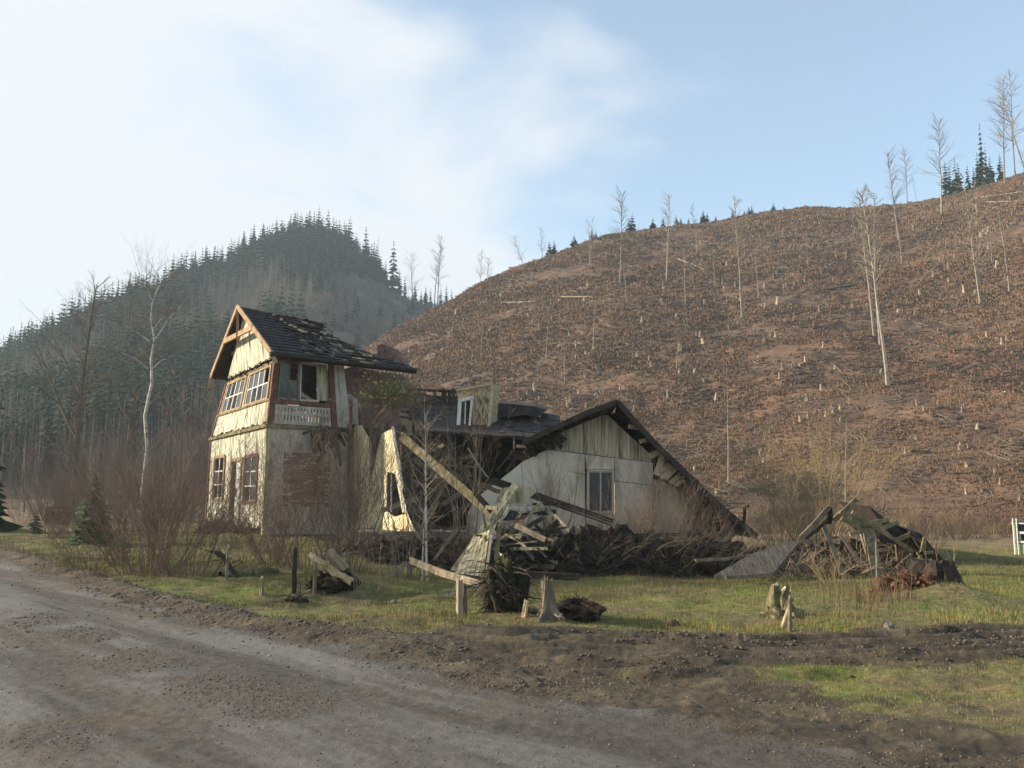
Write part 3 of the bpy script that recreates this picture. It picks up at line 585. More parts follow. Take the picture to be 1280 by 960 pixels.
for i in range(14): ij.beam(FU(rng.uniform(.08, .75), .37, -rng.uniform(.3, 1.2)), FU(rng.uniform(.08, .75), rng.uniform(.4, .6), -rng.uniform(.3, 1.2)), .09, .03)
ij.build('broken_slats', M['cream'], house)
# gable wall, truss and roof
R0, R1 = at(297, 383, 33.0), at(405, 404, 35.4); E0, E1 = at(339, 441, 30.5), at(520, 462, 34.4); F0 = at(263, 472, 36.6)
GA = at(304, 396, 33.6)
def gtop(u): return 1 + (1 - abs(u - .5) * 2) * 1.55
gw = MB(); K = 26
for i in range(K):
    a, b = i / K + .002, (i + 1) / K - .001; top = 1 - abs((a + b) - 1); base_a, base_b = UL(a, .99), UL(b, .99)
    apex = GA; 
    def tp(u, base): k = 1 - abs(2 * u - 1); mid = UL(.5, .99); return base + (apex - mid) * k * .98
    gw.hexa([UL(a, .99, -.02), UL(b, .99, -.02), UL(b, .99, .02), UL(a, .99, .02), tp(a, UL(a, .99, -.02)), tp(b, UL(b, .99, -.02)), tp(b, UL(b, .99, .02)), tp(a, UL(a, .99, .02))])
gw.build('gable_wall', M['cream'], house)
tw = MB()
tw.beam(R0, E0, .20, .06, side=(R0 - E0).cross(UL.n)); tw.beam(R0, F0, .20, .06, side=(R0 - F0).cross(UL.n))
la, lb = R0.lerp(E0, .47), R0.lerp(F0, .47); tw.beam(la, lb, .20, .09, side=(0, 0, 1)); tw.beam(R0 + Vector((0, 0, -.1)), (la + lb) / 2 - Vector((0, 0, .28)), .09, .09)
tw.beam(R0.lerp(E0, .62) - UL.n * .5, R0.lerp(F0, .62) - UL.n * .5, .13, .08, side=(0, 0, 1))
tw.beam(F0 + Vector((.05, 0, .1)), F0 + Vector((-.02, 0, -.45)), .14, .14); tw.beam(E0 + Vector((0, 0, .05)), E0 + Vector((.18, .05, -.38)), .14, .14)
tw.build('gable_truss', M['timber'], house)
rdg = (E1 - E0).normalized(); F1 = F0 + (R1 - R0) * 1.15
rb = MB(); S1 = Patch(E0, E1, R0, R1 + (R1 - R0) * .15, (0, 0, 30))
lim = lambda v: 1.0 if v < .1 else (.93 - .40 * v if v < .6 else .72 + .0 * v)
rfm = MB(); nr_ = 15
for j in range(nr_):                           # shingle courses, many slipped or gone
    v0 = j / nr_; v1 = (j + 1.25) / nr_; umax = [1.0, .97, .90, .84, .80, .77, .75, .72, .70, .68, .66, .74, .78, .82, .85][j]
    n = 26; sag = 0
    for i in range(n):
        a = umax * i / n; b = umax * (i + 1) / n
        if a > .22 and rng.random() < (.22 if j not in (3, 5, 8, 10, 12) else .60): continue
        lift = .02 + (.05 * rng.random() if a > .2 else .01) + (.06 if (a > .25 and rng.random() < .12) else 0); dv = rng.uniform(-.012, .004) * (a > .15)
        rfm.hexa([S1(a + .001, v0 + dv, lift), S1(b - .001, v0 + dv, lift), S1(b - .001, v0 + dv, lift + .035), S1(a + .001, v0 + dv, lift + .035),
                  S1(a + .001, min(1, v1 + dv), .0), S1(b - .001, min(1, v1 + dv), .0), S1(b - .001, min(1, v1 + dv), .022), S1(a + .001, min(1, v1 + dv), .022)])
roof = rfm.build('roof', M['tile'], house)
us = MB(); nb_ = 13
for j in range(nb_):
  if j not in (4, 7, 10): S1.box(us, .0, [1, .97, .92, .86, .82, .78, .76, .73, .70, .68, .66, .74, .80][j], j / nb_ + .004, (j + 1) / nb_ - .012 * (1 if rng.random() < .6 else 3), -.05, -.012)
us.build('sheathing', M['oldwood'], roof)
for k in range(22):                            # pale tile pieces, coloured to stand for bright light in the roof gaps
    cx = rng.choice(((.30, .9, .07), (.55, .85, .03), (.58, .5, .05), (.66, .22, .06))); u = cx[0] + (.9 - cx[1]) * .1 + rng.gauss(0, .02) + (.1 * rng.random() if cx[0] == .3 else 0); v = cx[1] - rng.random() * .3
    if cx[0] == .30: v = .9 - (u - .28) * 3.2 + rng.gauss(0, .04)
    if not .05 < v < .95: continue
    L_ = rng.uniform(.08, .20); a = S1(u, v, .07); q = MB(); q.prism([Vector((0, 0, 0)), rdg * L_ + Vector((0, 0, rng.uniform(-.02, .04))), rdg * L_ * .9 + Vector((-.02, 0, rng.uniform(.03, .09))), Vector((-.02, 0, rng.uniform(.02, .08)))], Vector((-.02, -.03, .01)))
    q.build('glint_tile', M['litwood'], roof, loc=a)
S2 = Patch(F0, F1, R0, R1, (-60, 60, 30)); b2 = MB()
for j in range(12): S2.box(b2, 0, 1, j / 12 + .003, (j + 1) / 12 - .006, -.05, .03)
b2.build('rear_roof_slope', M['roofboard'], house)
gt = MB(); gt.tube([E0 + Vector((0, -.1, -.05)), E0.lerp(E1, .5) + Vector((0, -.1, -.07)), E1 + Vector((0, -.1, -.04))], [.085] * 3, 7); gt.build('gutter', M['darkwood'], house, True)
so = MB(); S1.box(so, 0, 1.0, -.02, .02, -.16, -.052); so.build('fascia', M['roofboard'], house)
cs = MB(); cs.prism([at(a, b, 35.4) for a, b in [(472, 431), (479, 430), (493, 436), (504, 452), (508, 462), (470, 458)]], (.1, .5, .05)); cs.build('torn_roof_sheet', M['rubble'], house)
# brown masonry of the fallen link between tower and wing
mw = MB(); mp_ = [(425, 462), (445, 458), (470, 464), (500, 468), (512, 480), (530, 500), (538, 545), (520, 560), (443, 545), (441, 515)]
mw.prism([at(a, b, 34.2 + (a - 425) * .02) for a, b in mp_], (0.1, .4, 0)); tag(mw.build('broken_masonry_wall', M['rubble'], house), 'brown broken masonry wall')
pl = MB(); pl.prism([at(a, b, 33.8) for a, b in [(424, 494), (437, 492), (446, 500), (447, 545), (441, 560), (424, 560)]], (0, .2, 0)); pl.build('plaster_remnant', M['plaster'], house); pl = MB(); pl.prism([at(a, b, 33.3) for a, b in [(498, 512), (530, 508), (534, 540), (505, 545)]], (0, .2, 0)); pl.build('plaster_remnant', M['plaster'], house)
sp_ = MB(); sp_.beam(at(438, 545, 32.5), at(439, 499, 32.5), .10, .08); sp_.beam(at(441, 660, 32.2), at(440, 545, 32.3), .12, .1); tag(sp_.build('red_post', M['redbark'], house))
def bb(mb, a, b, Ya, Yb, w_, t_=.08, m=0): mb.beam(at(*a, Ya), at(*b, Yb), w_, t_, m=m)
dk = MB(); g_ = random.Random(4)
for k in range(70):
    x = g_.gauss(408, 9); y = 532 + abs(g_.gauss(0, 9)); bb(dk, (x, y), (x + g_.uniform(-16, 12), y + g_.uniform(2, 26)), 31.6 + g_.uniform(-.2, .3), 31.9 + g_.uniform(-.3, .3), g_.uniform(.03, .13), .03)
tag(dk.build('hanging_scraps', M['darkwood'], house), 'tangle of dark roofing scraps hanging under the loggia', kind='stuff')
ty = MB()
def YL(px, py): return at(px, py, 27.8 + (521 - px) * .066)
def poly(mb, pts, Yf, off=(0, .08, 0), m=0): mb.prism([Yf(*p) for p in pts], off, m)
poly(ty, [(443, 533), (452, 531), (461, 548), (463, 600), (456, 662), (440, 664)], YL)
poly(ty, [(477, 542), (490, 536), (502, 612), (509, 640), (503, 641), (494, 592), (484, 590), (483, 638), (457, 640), (462, 605)], YL)
poly(ty, [(457, 640.4), (483, 638.4), (494, 646), (509, 641), (519, 664), (454, 664)], YL)
tag(ty.build('yellow_wall', M['yellow'], house), 'torn sunlit yellow wall pieces')
yt = MB(); yt.beam(YL(491, 534), YL(504, 612), .09, .1); yt.beam(YL(494, 590), YL(514, 662), .06, .06); yt.beam(YL(489, 592), YL(489, 640), .05, .05); tag(yt.build('window_frame', M['white'], house))
# ---------------- sunken wing
pf = MB(); z0 = at(500, 664, 29).z
def blk(mb, x0, x1, y0, y1, za, zb, m=0): mb.hexa([(x0, y0, za), (x1, y0, za), (x1, y1, za), (x0, y1, za), (x0, y0, zb), (x1, y0, zb), (x1, y1, zb), (x0, y1, zb)], m)
blk(pf, at(443, 664, 29).x, at(845, 664, 29).x, 28.7, 36, -1.2, z0 - .01); tag(pf.build('foundation', M['stone'], house))
dw = MB()
for i in range(30):
    px = 440 + i * 9.4; a = at(px, 670, 33); b = at(px + rng.uniform(-3, 3), 532 + rng.uniform(-4, 8), 33.2); dw.beam(a, b, .34, .05)
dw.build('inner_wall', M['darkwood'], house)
# sagging dark roof between tower and gable
SR = Patch(at(520, 540, 29.5), at(700, 552, 28.6), at(505, 492, 34), at(700, 522, 33), (0, 0, 30)); sr = MB()
for j in range(11):
    for i in range(16):
        if rng.random() < .93: SR.box(sr, i / 16 + .002, (i + 1) / 16, j / 11, (j + 1.15) / 11, rng.uniform(-.03, .03), .06 + rng.uniform(0, .05))
sr.build('sagging_roof', M['tile'], house)
tp = MB(); poly(tp, [(612, 503), (640, 505), (668, 508), (684, 512), (672, 521), (655, 519), (612, 524)], lambda a, b: at(a, b, 31), (.2, 2.2, .3)); tp.build('curved_roof_remnant', M['tile'], house)
st_ = MB()
for i in range(16): x = 512 + i * 4.5; bb(st_, (x, 540), (x + rng.uniform(-3, 3), 484 + rng.uniform(0, 14) + (i > 12) * 5), 32.4, 33, .13, .05)
for i in range(6): bb(st_, (500, 486 + i * 7), (572, 490 + i * 8), 32.3, 32.2, .1, .04)
st_.build('roof_slats', M['darkwood'], house)
dm = MB(); DY = lambda a, b: at(a, b, 30.2)
poly(dm, [(571, 489), (592, 484), (592.5, 496), (573, 501)], DY, (.3, .9, .05)); poly(dm, [(592.6, 484), (615, 480), (611, 533), (590, 533), (591, 500)], DY, (.3, .9, .05))
dor = dm.build('dormer', M['lath'], house); ds = MB()
for i in range(13): x = 593 + i * 1.6; bb(ds, (x, 530 - (i % 3) * 6), (x + 6 * (1 if i % 2 else -.3), 484 + (i % 4)), 30.1, 30.1, .035, .03)
bb(ds, (616, 481), (611, 534), 30.1, 30.1, .1, .1); bb(ds, (570, 488), (616, 480), 30.1, 30.1, .06, .1); ds.build('lath_strips', M['cut'], dor)
dwn = MB(); bb(dwn, (573, 532), (575, 500), 30.05, 30.05, .13, .1); bb(dwn, (573, 501), (592, 497), 30.05, 30.05, .12, .1); bb(dwn, (590, 498), (587, 532), 30.05, 30.05, .08, .1); bb(dwn, (582, 502), (581, 530), 30.08, 30.08, .04, .04); dwn.build('window_frame', M['white'], dor)
dbk = MB(); poly(dbk, [(575, 502), (590, 500), (587, 533), (573, 533)], lambda a, b: at(a, b, 31), (0, .1, 0)); dbk.build('opening_shade_sheet', M['darkwood'], dor)  # dark sheet: shade inside the dormer window put into its colour
# gable end wall facing the road
GY = 28.2; gy = lambda a, b: at(a, b, GY)
rx_, ry_ = [585, 600, 640, 690, 700, 735, 758, 782, 810, 819], [640, 620, 588, 553, 541, 526, 517, 540, 565, 588]
roofline = lambda x: float(np.interp(x, rx_, ry_)); bot = lambda x: float(np.interp(x, [680, 732, 815, 822], [561, 567, 578, 582]))
gb = MB(); xs = np.linspace(684, 819, 31)
for i in range(30):
    a, b = xs[i] + .35, xs[i + 1]; dd = rng.uniform(-.02, .02); 
    if bot(a) - roofline(a) > 1 or bot(b) - roofline(b) > 1:
        P = [gy(a, bot(a)), gy(b, bot(b)), gy(b, min(roofline(b), bot(b) - .5)), gy(a, min(roofline(a), bot(a) - .5))]; gb.prism([p + Vector((0, dd, 0)) for p in P], (0, .06, 0))
gb.build('gable_boards', M['gboards'], house)
gl = MB(); off = (0, .1, 0)
def gpoly(pts, dy=0): gl.prism([gy(a, b) + Vector((0, dy, 0)) for a, b in pts], off)
gpoly([(683.5, 562), (731, 568), (731, 592.5), (684, 584)]); gpoly([(652, 578), (683, 562), (683.4, 583.6), (731, 593.2), (731, 620), (733, 700), (684, 700), (655, 620)], .02)
gpoly([(596, 622), (640, 588), (651.5, 578.6), (654.5, 620), (683.5, 700), (580, 700), (585, 640)], .0)
gpoly([(731.6, 568), (768, 572.5), (768, 586.5), (733, 586.5)], -.01); gpoly([(768.6, 572.5), (816, 578.5), (817, 606), (768.6, 601)], .01); gpoly([(768.6, 601.8), (817, 606.8), (812, 700), (768.6, 700)], .03)
gpoly([(733.4, 642), (768.2, 642), (768.2, 700), (733.4, 700)], .03)
tag(gl.build('gable_wall', M['gplaster'], house), 'cracked dirty white gable wall')
gr = MB(); gr.prism([gy(a, b) + Vector((0, .35, 0)) for a, b in [(818, 606), (832, 601), (856, 616), (870, 642), (866, 668), (880, 700), (813, 700)]], off); tag(gr.build('torn_wall_panel', M['gplaster'], house))
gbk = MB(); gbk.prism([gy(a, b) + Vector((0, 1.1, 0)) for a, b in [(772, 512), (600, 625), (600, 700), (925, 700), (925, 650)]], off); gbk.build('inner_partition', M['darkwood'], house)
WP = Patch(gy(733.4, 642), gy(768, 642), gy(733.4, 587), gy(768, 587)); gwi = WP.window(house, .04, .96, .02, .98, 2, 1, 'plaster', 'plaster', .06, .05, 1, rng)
wb = MB(); poly(wb, [(733.4, 642), (768, 642), (768, 587), (733.4, 587)], lambda a, b: gy(a, b) + Vector((0, .25, 0)), off); tag(wb.build('room_shade_sheet', M['darkwood'], gwi))  # sheet coloured dark for the shade of the room behind the window
# roof of the gable: verge boards, both slopes with real overhang
LP = [(772, 501), (735, 514), (700, 530), (668, 545), (654, 551)]; RP = [(772, 501), (815, 549), (860, 593), (905, 636), (946, 669)]
gf = MB(); vb = MB(); FY = 27.2
for P in (LP, RP):
    for i in range(4):
        a, b = at(*P[i], FY), at(*P[i + 1], FY); e = Vector((.6, 7.5, -.2)) if P is RP else Vector((.2, 6.0, -.3))
        dn = Vector((0, 0, -.10)); gf.hexa([a + dn, b + dn, b + e + dn, a + e + dn, a, b, b + e, a + e])
        vb.beam(a - Vector((0, .04, .04)), b - Vector((0, .04, .04)), .17, .05, side=Vector((0, -1, 0)).cross(b - a))
grf = gf.build('gable_roof', M['tile'], house); vb.build('verge_board', M['trim'] if 0 else M['roofboard'], grf)
cov = MB()
for P in (LP, RP):
    a, b = at(*P[0], FY) , at(*P[-1], FY)
    for k in range(7):
        f = .1 + k * .13; c_ = at(*P[0], FY).lerp(at(*P[1], FY), 0) if 0 else None
        i = min(3, int(f * 4)); q = at(*P[i], FY).lerp(at(*P[i + 1], FY), f * 4 - i); cov.beam(q + Vector((0, .05, -.15)), q + Vector((.4, 5.5, -.3)), .10, .10)
cov.build('rafters', M['roofboard'], grf)
rc = MB(); poly(rc, [(742, 508.5), (771, 499), (768, 504), (745, 511)], lambda a, b: at(a, b, FY + .2), (.1, 1.5, 0.03)); tag(rc.build('pale_ridge_sheet', M['oldwood'], grf))
le = MB()                                       # left eave hanging in rags
for i in range(26): x = rng.uniform(655, 700); y = float(np.interp(x, [650, 700], [556, 532])) + rng.uniform(0, 14); bb(le, (x, y), (x + rng.uniform(-14, 14), y + rng.uniform(-3, 14)), 27.6, 28, rng.uniform(.06, .18), .05)
le.build('eave_rags', M['darkwood'], house)
rf = MB()
for a, b, w_ in (((820, 594), (832, 562), .2), ((823, 592), (838, 577), .16), ((831, 599), (846, 584), .15), ((838, 604), (853, 591), .15), ((786, 533), (803, 536), .14), ((812, 570), (831, 562), .2), ((826, 598), (843, 580), .13), ((843, 607), (860, 597), .13), ((800, 552), (815, 548), .14)): bb(rf, a, b, 27.7, 27.9, w_, .1)
tag(rf.build('rafter_ends', M['cut'], house))
br = MB(); poly(br, [(848, 592), (872, 598), (880, 622), (868, 650), (856, 674), (846, 672), (862, 636), (846, 606)], lambda a, b: at(a, b, 27.8), (0, .12, 0)); poly(br, [(888, 618), (902, 622), (920, 668), (906, 684), (900, 650)], lambda a, b: at(a, b, 27.6), (0, .12, 0)); tag(br.build('bent_brown_boards', M['rubble'], house))
gd = MB(); poly(gd, [(816, 600), (826, 598), (824, 630), (816, 640)], lambda a, b: at(a, b, 27.9), (0, .08, 0)); gd.build('torn_edge_board', M['oldwood'], house)
hk = MB(); hk.tube([at(930, 656, 27.3), at(931, 634, 27.3), at(936, 632, 27.3)], [.05, .06, .05], 6); hk.build('roof_hook', M['darkwood'], house)
# junk inside the void: many crossing boards
jk = MB()
for i in range(90):
    x, y = rng.uniform(505, 690), rng.uniform(545, 670)
    if x > 595 and y > 625 - (x - 595) * .68: continue
    bb(jk, (x, y), (x + rng.uniform(-45, 45), y + rng.uniform(-30, 30)), rng.uniform(29.6, 32), rng.uniform(29.6, 32), rng.uniform(.05, .2), .05)
tag(jk.build('collapsed_interior', M['oldwood'], house), 'dark jumble of broken boards inside the collapsed wing', kind='stuff')

# ------------------------------------------------------------------ loose debris: each piece is a thing
def piece(name, label, cat, a, b, Ya, Yb, wd, th, mt, group=None, side=None):
    p, q = at(*a, Ya), at(*b, Yb); mbp = MB(); d = q - p; n = 5; pts = []
    # slightly crooked plank of five lengths
    rr = random.Random(hash((a, b)) & 1023 if False else int(a[0] * 7 + b[1])); sv = Vector(side) if side else Vector((0, -1, 0)).cross(d)
    sn = (sv - d * (sv.dot(d) / d.length_squared)).normalized(); ns = 3 if wd > .09 else 2; mid = d * .5 + Vector((rr.uniform(-.02, .02), 0, rr.uniform(-.05, .01)))
    for k in range(ns):
        o_ = sn * (wd * ((k + .5) / ns - .5)); a0 = d * rr.uniform(0, .05); a1 = d * rr.uniform(.93, 1.0); tw = wd / ns * 1.02
        mbp.beam(a0 + o_, mid + o_, tw, th * rr.uniform(.85, 1.05), sv); mbp.beam(mid + o_ + d * .0004, a1 + o_, tw, th * rr.uniform(.8, 1.0), sv, 0, rr.uniform(.35, .95))
    o = mbp.build(name, M[mt], None, loc=p); return tag(o, label, cat, group)
D = 'planks and beams fallen in front of the house'
piece('fallen_timber', 'long pale diagonal beam sliding down from the tower to the debris', 'timber', (497, 541), (640, 665), 27.5, 24.3, .26, .16, 'mosswood', D)
piece('fallen_timber', 'dark beam crossing over the lower end of the long pale diagonal beam', 'timber', (590, 612), (652, 680), 23.8, 23.4, .15, .12, 'darkwood', D)
piece('fallen_timber', 'dark plank sloping across the white gable wall under the window', 'timber', (608, 598), (770, 655), 26.8, 26.2, .24, .14, 'darkwood', D)
piece('fallen_timber', 'thin dark board lying over the top of the mossy white panel', 'timber', (597, 603), (640, 620), 24, 23.6, .12, .06, 'darkwood', D)
piece('fallen_timber', 'short reddish rail under the broken window panel', 'timber', (628, 668), (665, 637), 23, 23, .12, .08, 'redbark', D)
piece('fallen_plank', 'mossy plank lying at a slant over the two grey posts', 'plank', (512, 700), (603, 731), 16.5, 13.2, .12, .05, 'oldwood', D)
piece('fallen_plank', 'grey plank lying low behind the two posts', 'plank', (552, 740), (605, 738), 14.2, 14, .07, .05, 'oldwood', D)
piece('fallen_plank', 'short bent plank standing on the grass left of the slanting mossy plank', 'plank', (489, 719), (508, 703), 16.2, 16.5, .10, .05, 'oldwood', D)
piece('fallen_plank', 'grey stick propped steeply in the dark gap left of the mossy panel', 'plank', (541, 702), (572, 660), 20.5, 21.5, .07, .05, 'oldwood', D)
piece('fallen_plank', 'second thinner grey stick leaning beside the steeply propped stick', 'plank', (547, 706), (576, 662), 20.2, 21.2, .06, .04, 'darkwood', D)
piece('fallen_plank', 'grey board leaning from the brush pile down to the grass right of the root clump', 'plank', (643, 668), (668, 700), 22, 20.5, .10, .05, 'oldwood', D)
piece('fallen_plank', 'second grey board leaning beside the one right of the root clump', 'plank', (652, 672), (684, 716), 22.2, 20.3, .10, .05, 'darkwood', D)
piece('fallen_plank', 'long dark plank lying flat at the foot of the brush pile', 'plank', (640, 718), (728, 722), 17.5, 17.3, .14, .10, 'darkwood', D)
piece('fallen_plank', 'pale narrow plank lying on the ground before the grey roof slab', 'plank', (905, 722), (968, 717), 19, 19.6, .08, .05, 'oldwood', D)
piece('fallen_plank', 'pale thin plank lying on the brush left of the grey roof slab', 'plank', (868, 701), (945, 693), 21, 21.6, .07, .05, 'oldwood', D)
piece('fallen_plank', 'dark plank poking out of the brush pile below the gable window', 'plank', (740, 668), (850, 668), 24, 24.6, .10, .06, 'darkwood', D)
piece('fallen_plank', 'tall thin grey plank leaning in the brush below the window', 'plank', (690, 640), (735, 690), 24.6, 22.6, .08, .05, 'oldwood', D)
piece('fallen_timber', 'bleached board lying crosswise below the toppled window piece', 'timber', (655, 650), (608, 700), 21.8, 22.1, 0.1, .08, 'oldwood', D)
piece('fallen_timber', 'dark beam leaning left from the brush pile over the long pale beam foot', 'timber', (700, 650), (640, 712), 21.6, 21.900000000000002, 0.16, .08, 'darkwood', D)
piece('fallen_timber', 'narrow grey rafter leaning on the foot of the yellow wall', 'timber', (525, 662), (560, 600), 26.5, 26.8, 0.1, .08, 'oldwood', D)
piece('fallen_timber', 'dark rafter hanging from the sagging roof into the void', 'timber', (560, 545), (600, 640), 28, 28.3, 0.14, .08, 'darkwood', D)
piece('fallen_timber', 'thin pale lath sticking up left of the gable wall edge', 'timber', (612, 600), (585, 560), 27, 27.3, 0.06, .08, 'oldwood', D)
# mossy wall panel of the collapsed front
rng = random.Random(5)
def poly_thing(name, label, cat, pts, Yf, mt, off=(0, .07, 0), strips=0, dirn=None, group=None):
    P = [Yf(*p) for p in pts]; c = P[0].copy(); mbp = MB(); mbp.prism([p - c for p in P], off); o = mbp.build(name, M[mt], None, loc=c); return tag(o, label, cat, group)
pa = empty('wall_fragment', at(585, 721, 19.6), 'mossy board panel fragment standing upright on the debris, grooved boards', 'wall fragment', 'broken wall panels in the debris')
base = at(585, 721, 19.6); mbp = MB()
for i in range(6):
    f0, f1 = i / 6 + .02, (i + 1) / 6
    B_ = lambda f: at(568 + 36 * f, 716 + 5 * f, 19.8 - .5 * f); T_ = lambda f: at(591 + 21 * f, 668 + (f - .3) * -8, 21.6 - .6 * f)
    mbp.prism([B_(f0) - base, B_(f1) - base, T_(f1) - base, T_(f0) - base], (0, .05 + .02 * (i % 2), 0))
mbp.build('boards', M['mosspaint'], pa); mbp = MB(); mbp.beam(at(607, 722, 19.2) - base, at(614, 670, 20.8) - base, .06, .06); mbp.build('batten', M['cut'], pa)
sb_ = empty('wall_fragment', at(572, 714, 21.4), 'long mossy board strip rising from the standing panel to the toppled window piece', 'wall fragment', 'broken wall panels in the debris'); base = at(572, 714, 21.4); q = MB()
for k, (a, b, c_, e_, dy) in enumerate((((563, 712), (569, 714), (648, 608), (641, 603), 0), ((569.4, 714), (576, 716), (641, 622), (649, 609), .03), ((576.4, 716), (584, 717), (636, 640), (641.6, 623), -.02))):
    q.prism([at(*p_, 21.4 + (716 - p_[1]) * .012 + dy) - base for p_ in (a, b, c_, e_)], (0, .06, 0))
q.build('boards', M['mosspaint'], sb_)
wf = empty('window_panel', at(650, 640, 23), 'toppled cream wall piece with an empty window opening on top of the debris', 'wall fragment', 'broken wall panels in the debris'); base = at(650, 640, 23)
q = lambda a, b: at(a, b, 23) - base; mbp = MB()
for pts in ([(618, 630), (628, 610), (652, 606.4), (671, 615), (655, 628), (628, 631)], [(617, 645), (630, 643), (636, 656), (627, 661), (617, 655)], [(630, 652), (655, 655), (640, 664), (634, 663)]): mbp.prism([q(*p) for p in pts], (0, .07, 0))
mbp.prism([q(*p) for p in [(652, 606.5), (663, 609), (659, 629.5), (648, 630)]], (0, -.05, 0))
mbp.build('boards', M['mosspaint'], wf); mbp = MB()
for a, b in (((626, 631), (664, 637)), ((649, 640), (650, 652)), ((650, 638), (664, 634)), ((612, 645), (615, 672)), ((615, 672), (628, 675)), ((648, 657), (660, 661)), ((660, 661), (660, 648))): mbp.beam(q(*a), q(*b), .05, .05)
mbp.build('window_frame', M['white'], wf); mbp = MB(); mbp.prism([q(*p) for p in [(626, 634), (650, 640), (646, 654), (620, 648)]], (0, .02, 0)); mbp.build('pane', M['glass'], wf)
for i in range(1): pass
fg = [('splintered upright post with torn top in the dark root clump', (620, 702), (624, 655), 18.6, .10), ('thin white lath leaning left of the broken window panel', (604, 640), (612, 700), 22, .045),
      ('short pale slat lying across the top of the mossy panel', (592, 669), (609, 668), 21, .05), ('pale crooked slat poking up right of the mossy panel', (606, 668), (614, 703), 20.6, .06)]
for lb, a, b, Y, w_ in fg: piece('broken_slat', lb, 'slat', a, b, Y, Y + .2, w_, .04, 'mosswood', D)

q = MB(); g_ = random.Random(14)
for i in range(120):
    x = g_.gauss(640, 26); y = g_.uniform(655, 716) if i % 4 else g_.uniform(628, 690); Y_ = g_.uniform(20.5, 24); a = g_.uniform(-.2, 1.4) * g_.choice((-1, 1)); L_ = g_.uniform(12, 46)
    if x < 606 or x > 690: continue
    bb(q, (x, y), (x + L_ * math.cos(a), y + L_ * math.sin(a) * .7), Y_, Y_ + g_.uniform(-.8, .8), g_.uniform(.03, .13), .035, (0, 0, 1, 0, 2, 1)[i % 6])
tag(q.build('debris_tangle', [M['darkwood'], M['oldwood'], M['mosspaint']]), 'tangle of dark broken boards heaped in the middle of the wreck', 'debris', kind='stuff')
# ------------------------------------------------------------------ collapsed shed on the right
sh = empty('collapsed_shed', gp(9.3, 22.5), 'collapsed dark shed with broken roof and bare rafters right of the house', 'shed'); S0 = sh.location.copy()
def sb(mb, a, b, Ya, Yb, w_, t_=.06): mb.beam(at(*a, Ya) - S0, at(*b, Yb) - S0, w_, t_)
r_ = MB(); SA = Patch(at(1068, 664, 21.2) - S0, at(1148, 690, 21.4) - S0, at(1052, 640, 23) - S0, at(1086, 634, 23) - S0, Vector((0, 0, 30)) - S0)
SB = Patch(at(1068, 662, 21.0) - S0, at(1146, 692, 21.0) - S0, at(1048, 645, 23.4) - S0, at(1086, 634, 23.4) - S0)
for i in range(11):
    for j in range(5):
        if rng.random() < (.72 if i < 5 else .93): SB.box(r_, i / 11, (i + .95) / 11, j / 5, (j + 1.03) / 5, rng.uniform(-.03, .03), .06)
r_.prism([at(a, b, 21.2) - S0 for a, b in [(1086, 633), (1092, 637), (1150, 682), (1143, 694), (1120, 678)]], (0.1, 2.2, .1))
rr = r_.build('roof', M['roofboard'], sh); r2 = MB()
for a, b in (((1065, 640), (1142, 690)), ((1052, 648), (1082, 664)), ((1078, 655), (1110, 650)), ((1100, 662), (1122, 652)), ((1118, 676), (1138, 668)), ((1062, 668), (1092, 660)), ((1050, 640), (1083, 658))): sb(r2, a, b, 20.9, 21, .10)
r2.build('rafters', M['mosswood'], rr)
r_ = MB(); r_.prism([at(a, b, 20.8) - S0 for a, b in [(1140, 664), (1150, 666), (1196, 718), (1180, 717), (1165, 700), (1152, 684)]], (.1, 1.2, .1)); r_.prism([at(a, b, 22) - S0 for a, b in [(1140, 676), (1160, 676), (1172, 716), (1142, 712)]], (0, .5, 0)); r_.build('fallen_eave', M['roofboard'], sh)
r_ = MB()
for a, b in (((1146, 692), (1166, 690)), ((1148, 702), (1168, 704)), ((1156, 672), (1146, 714)), ((1146, 712), (1166, 714))): sb(r_, a, b, 20.6, 20.6, .07)
r_.build('slats', M['mosswood'], sh)
for a, b, Y_, w_, t_ in (((1096, 722), (1085, 660), 21, .26, .14), ((1091, 710), (1078, 664), 21.3, .14, .1), ((1138, 720), (1136, 688), 21.2, .16, .12), ((1124, 712), (1121, 680), 21.6, .09, .08), ((1144, 724), (1144, 716), 20.8, .12, .1)):
    r_ = MB(); sb(r_, a, b, Y_, Y_, w_, t_); r_.build('post', M['oldwood'], sh)
r_ = MB()
for i in range(24): x = 990 + i * 6.4; sb(r_, (x, 722), (x + rng.uniform(-2, 2), 672 + abs(x - 1070) * .12 + rng.uniform(-3, 6)), 23, 23.3, .15, .04)
r_.build('back_wall', M['darkwood'], sh)
r_ = MB()
for i in range(40): x, y = rng.uniform(995, 1140), rng.uniform(668, 715); sb(r_, (x, y), (x + rng.uniform(-25, 25), y + rng.uniform(-14, 14)), rng.uniform(21.5, 22.8), rng.uniform(21.5, 22.8), rng.uniform(.05, .14), .04)
tag(r_.build('broken_boards', M['darkwood'], sh), kind='stuff')
D2 = 'boards leaning on the collapsed shed'
for lb, a, b, w_, mt in (('long pale board propped to the left against the shed', (1001, 673), (1038, 632), .13, 'oldwood'), ('board pointing up right above the shed', (1040, 652), (1073, 622), .12, 'oldwood'), ('shorter board beside the long propped pale board', (1006, 674), (1036, 648), .08, 'darkwood'),
                          ('grey board sloping down right across the front of the shed', (1027, 651), (1056, 722), .12, 'oldwood'), ('thin board sloping down right to the middle of the shed', (1049, 667), (1090, 722), .07, 'oldwood'), ('upright short board behind the propped boards', (1036, 655), (1037, 632), .14, 'darkwood')):
    piece('leaning_board', lb, 'board', a, b, 21.2, 21.0, w_, .05, mt, D2)
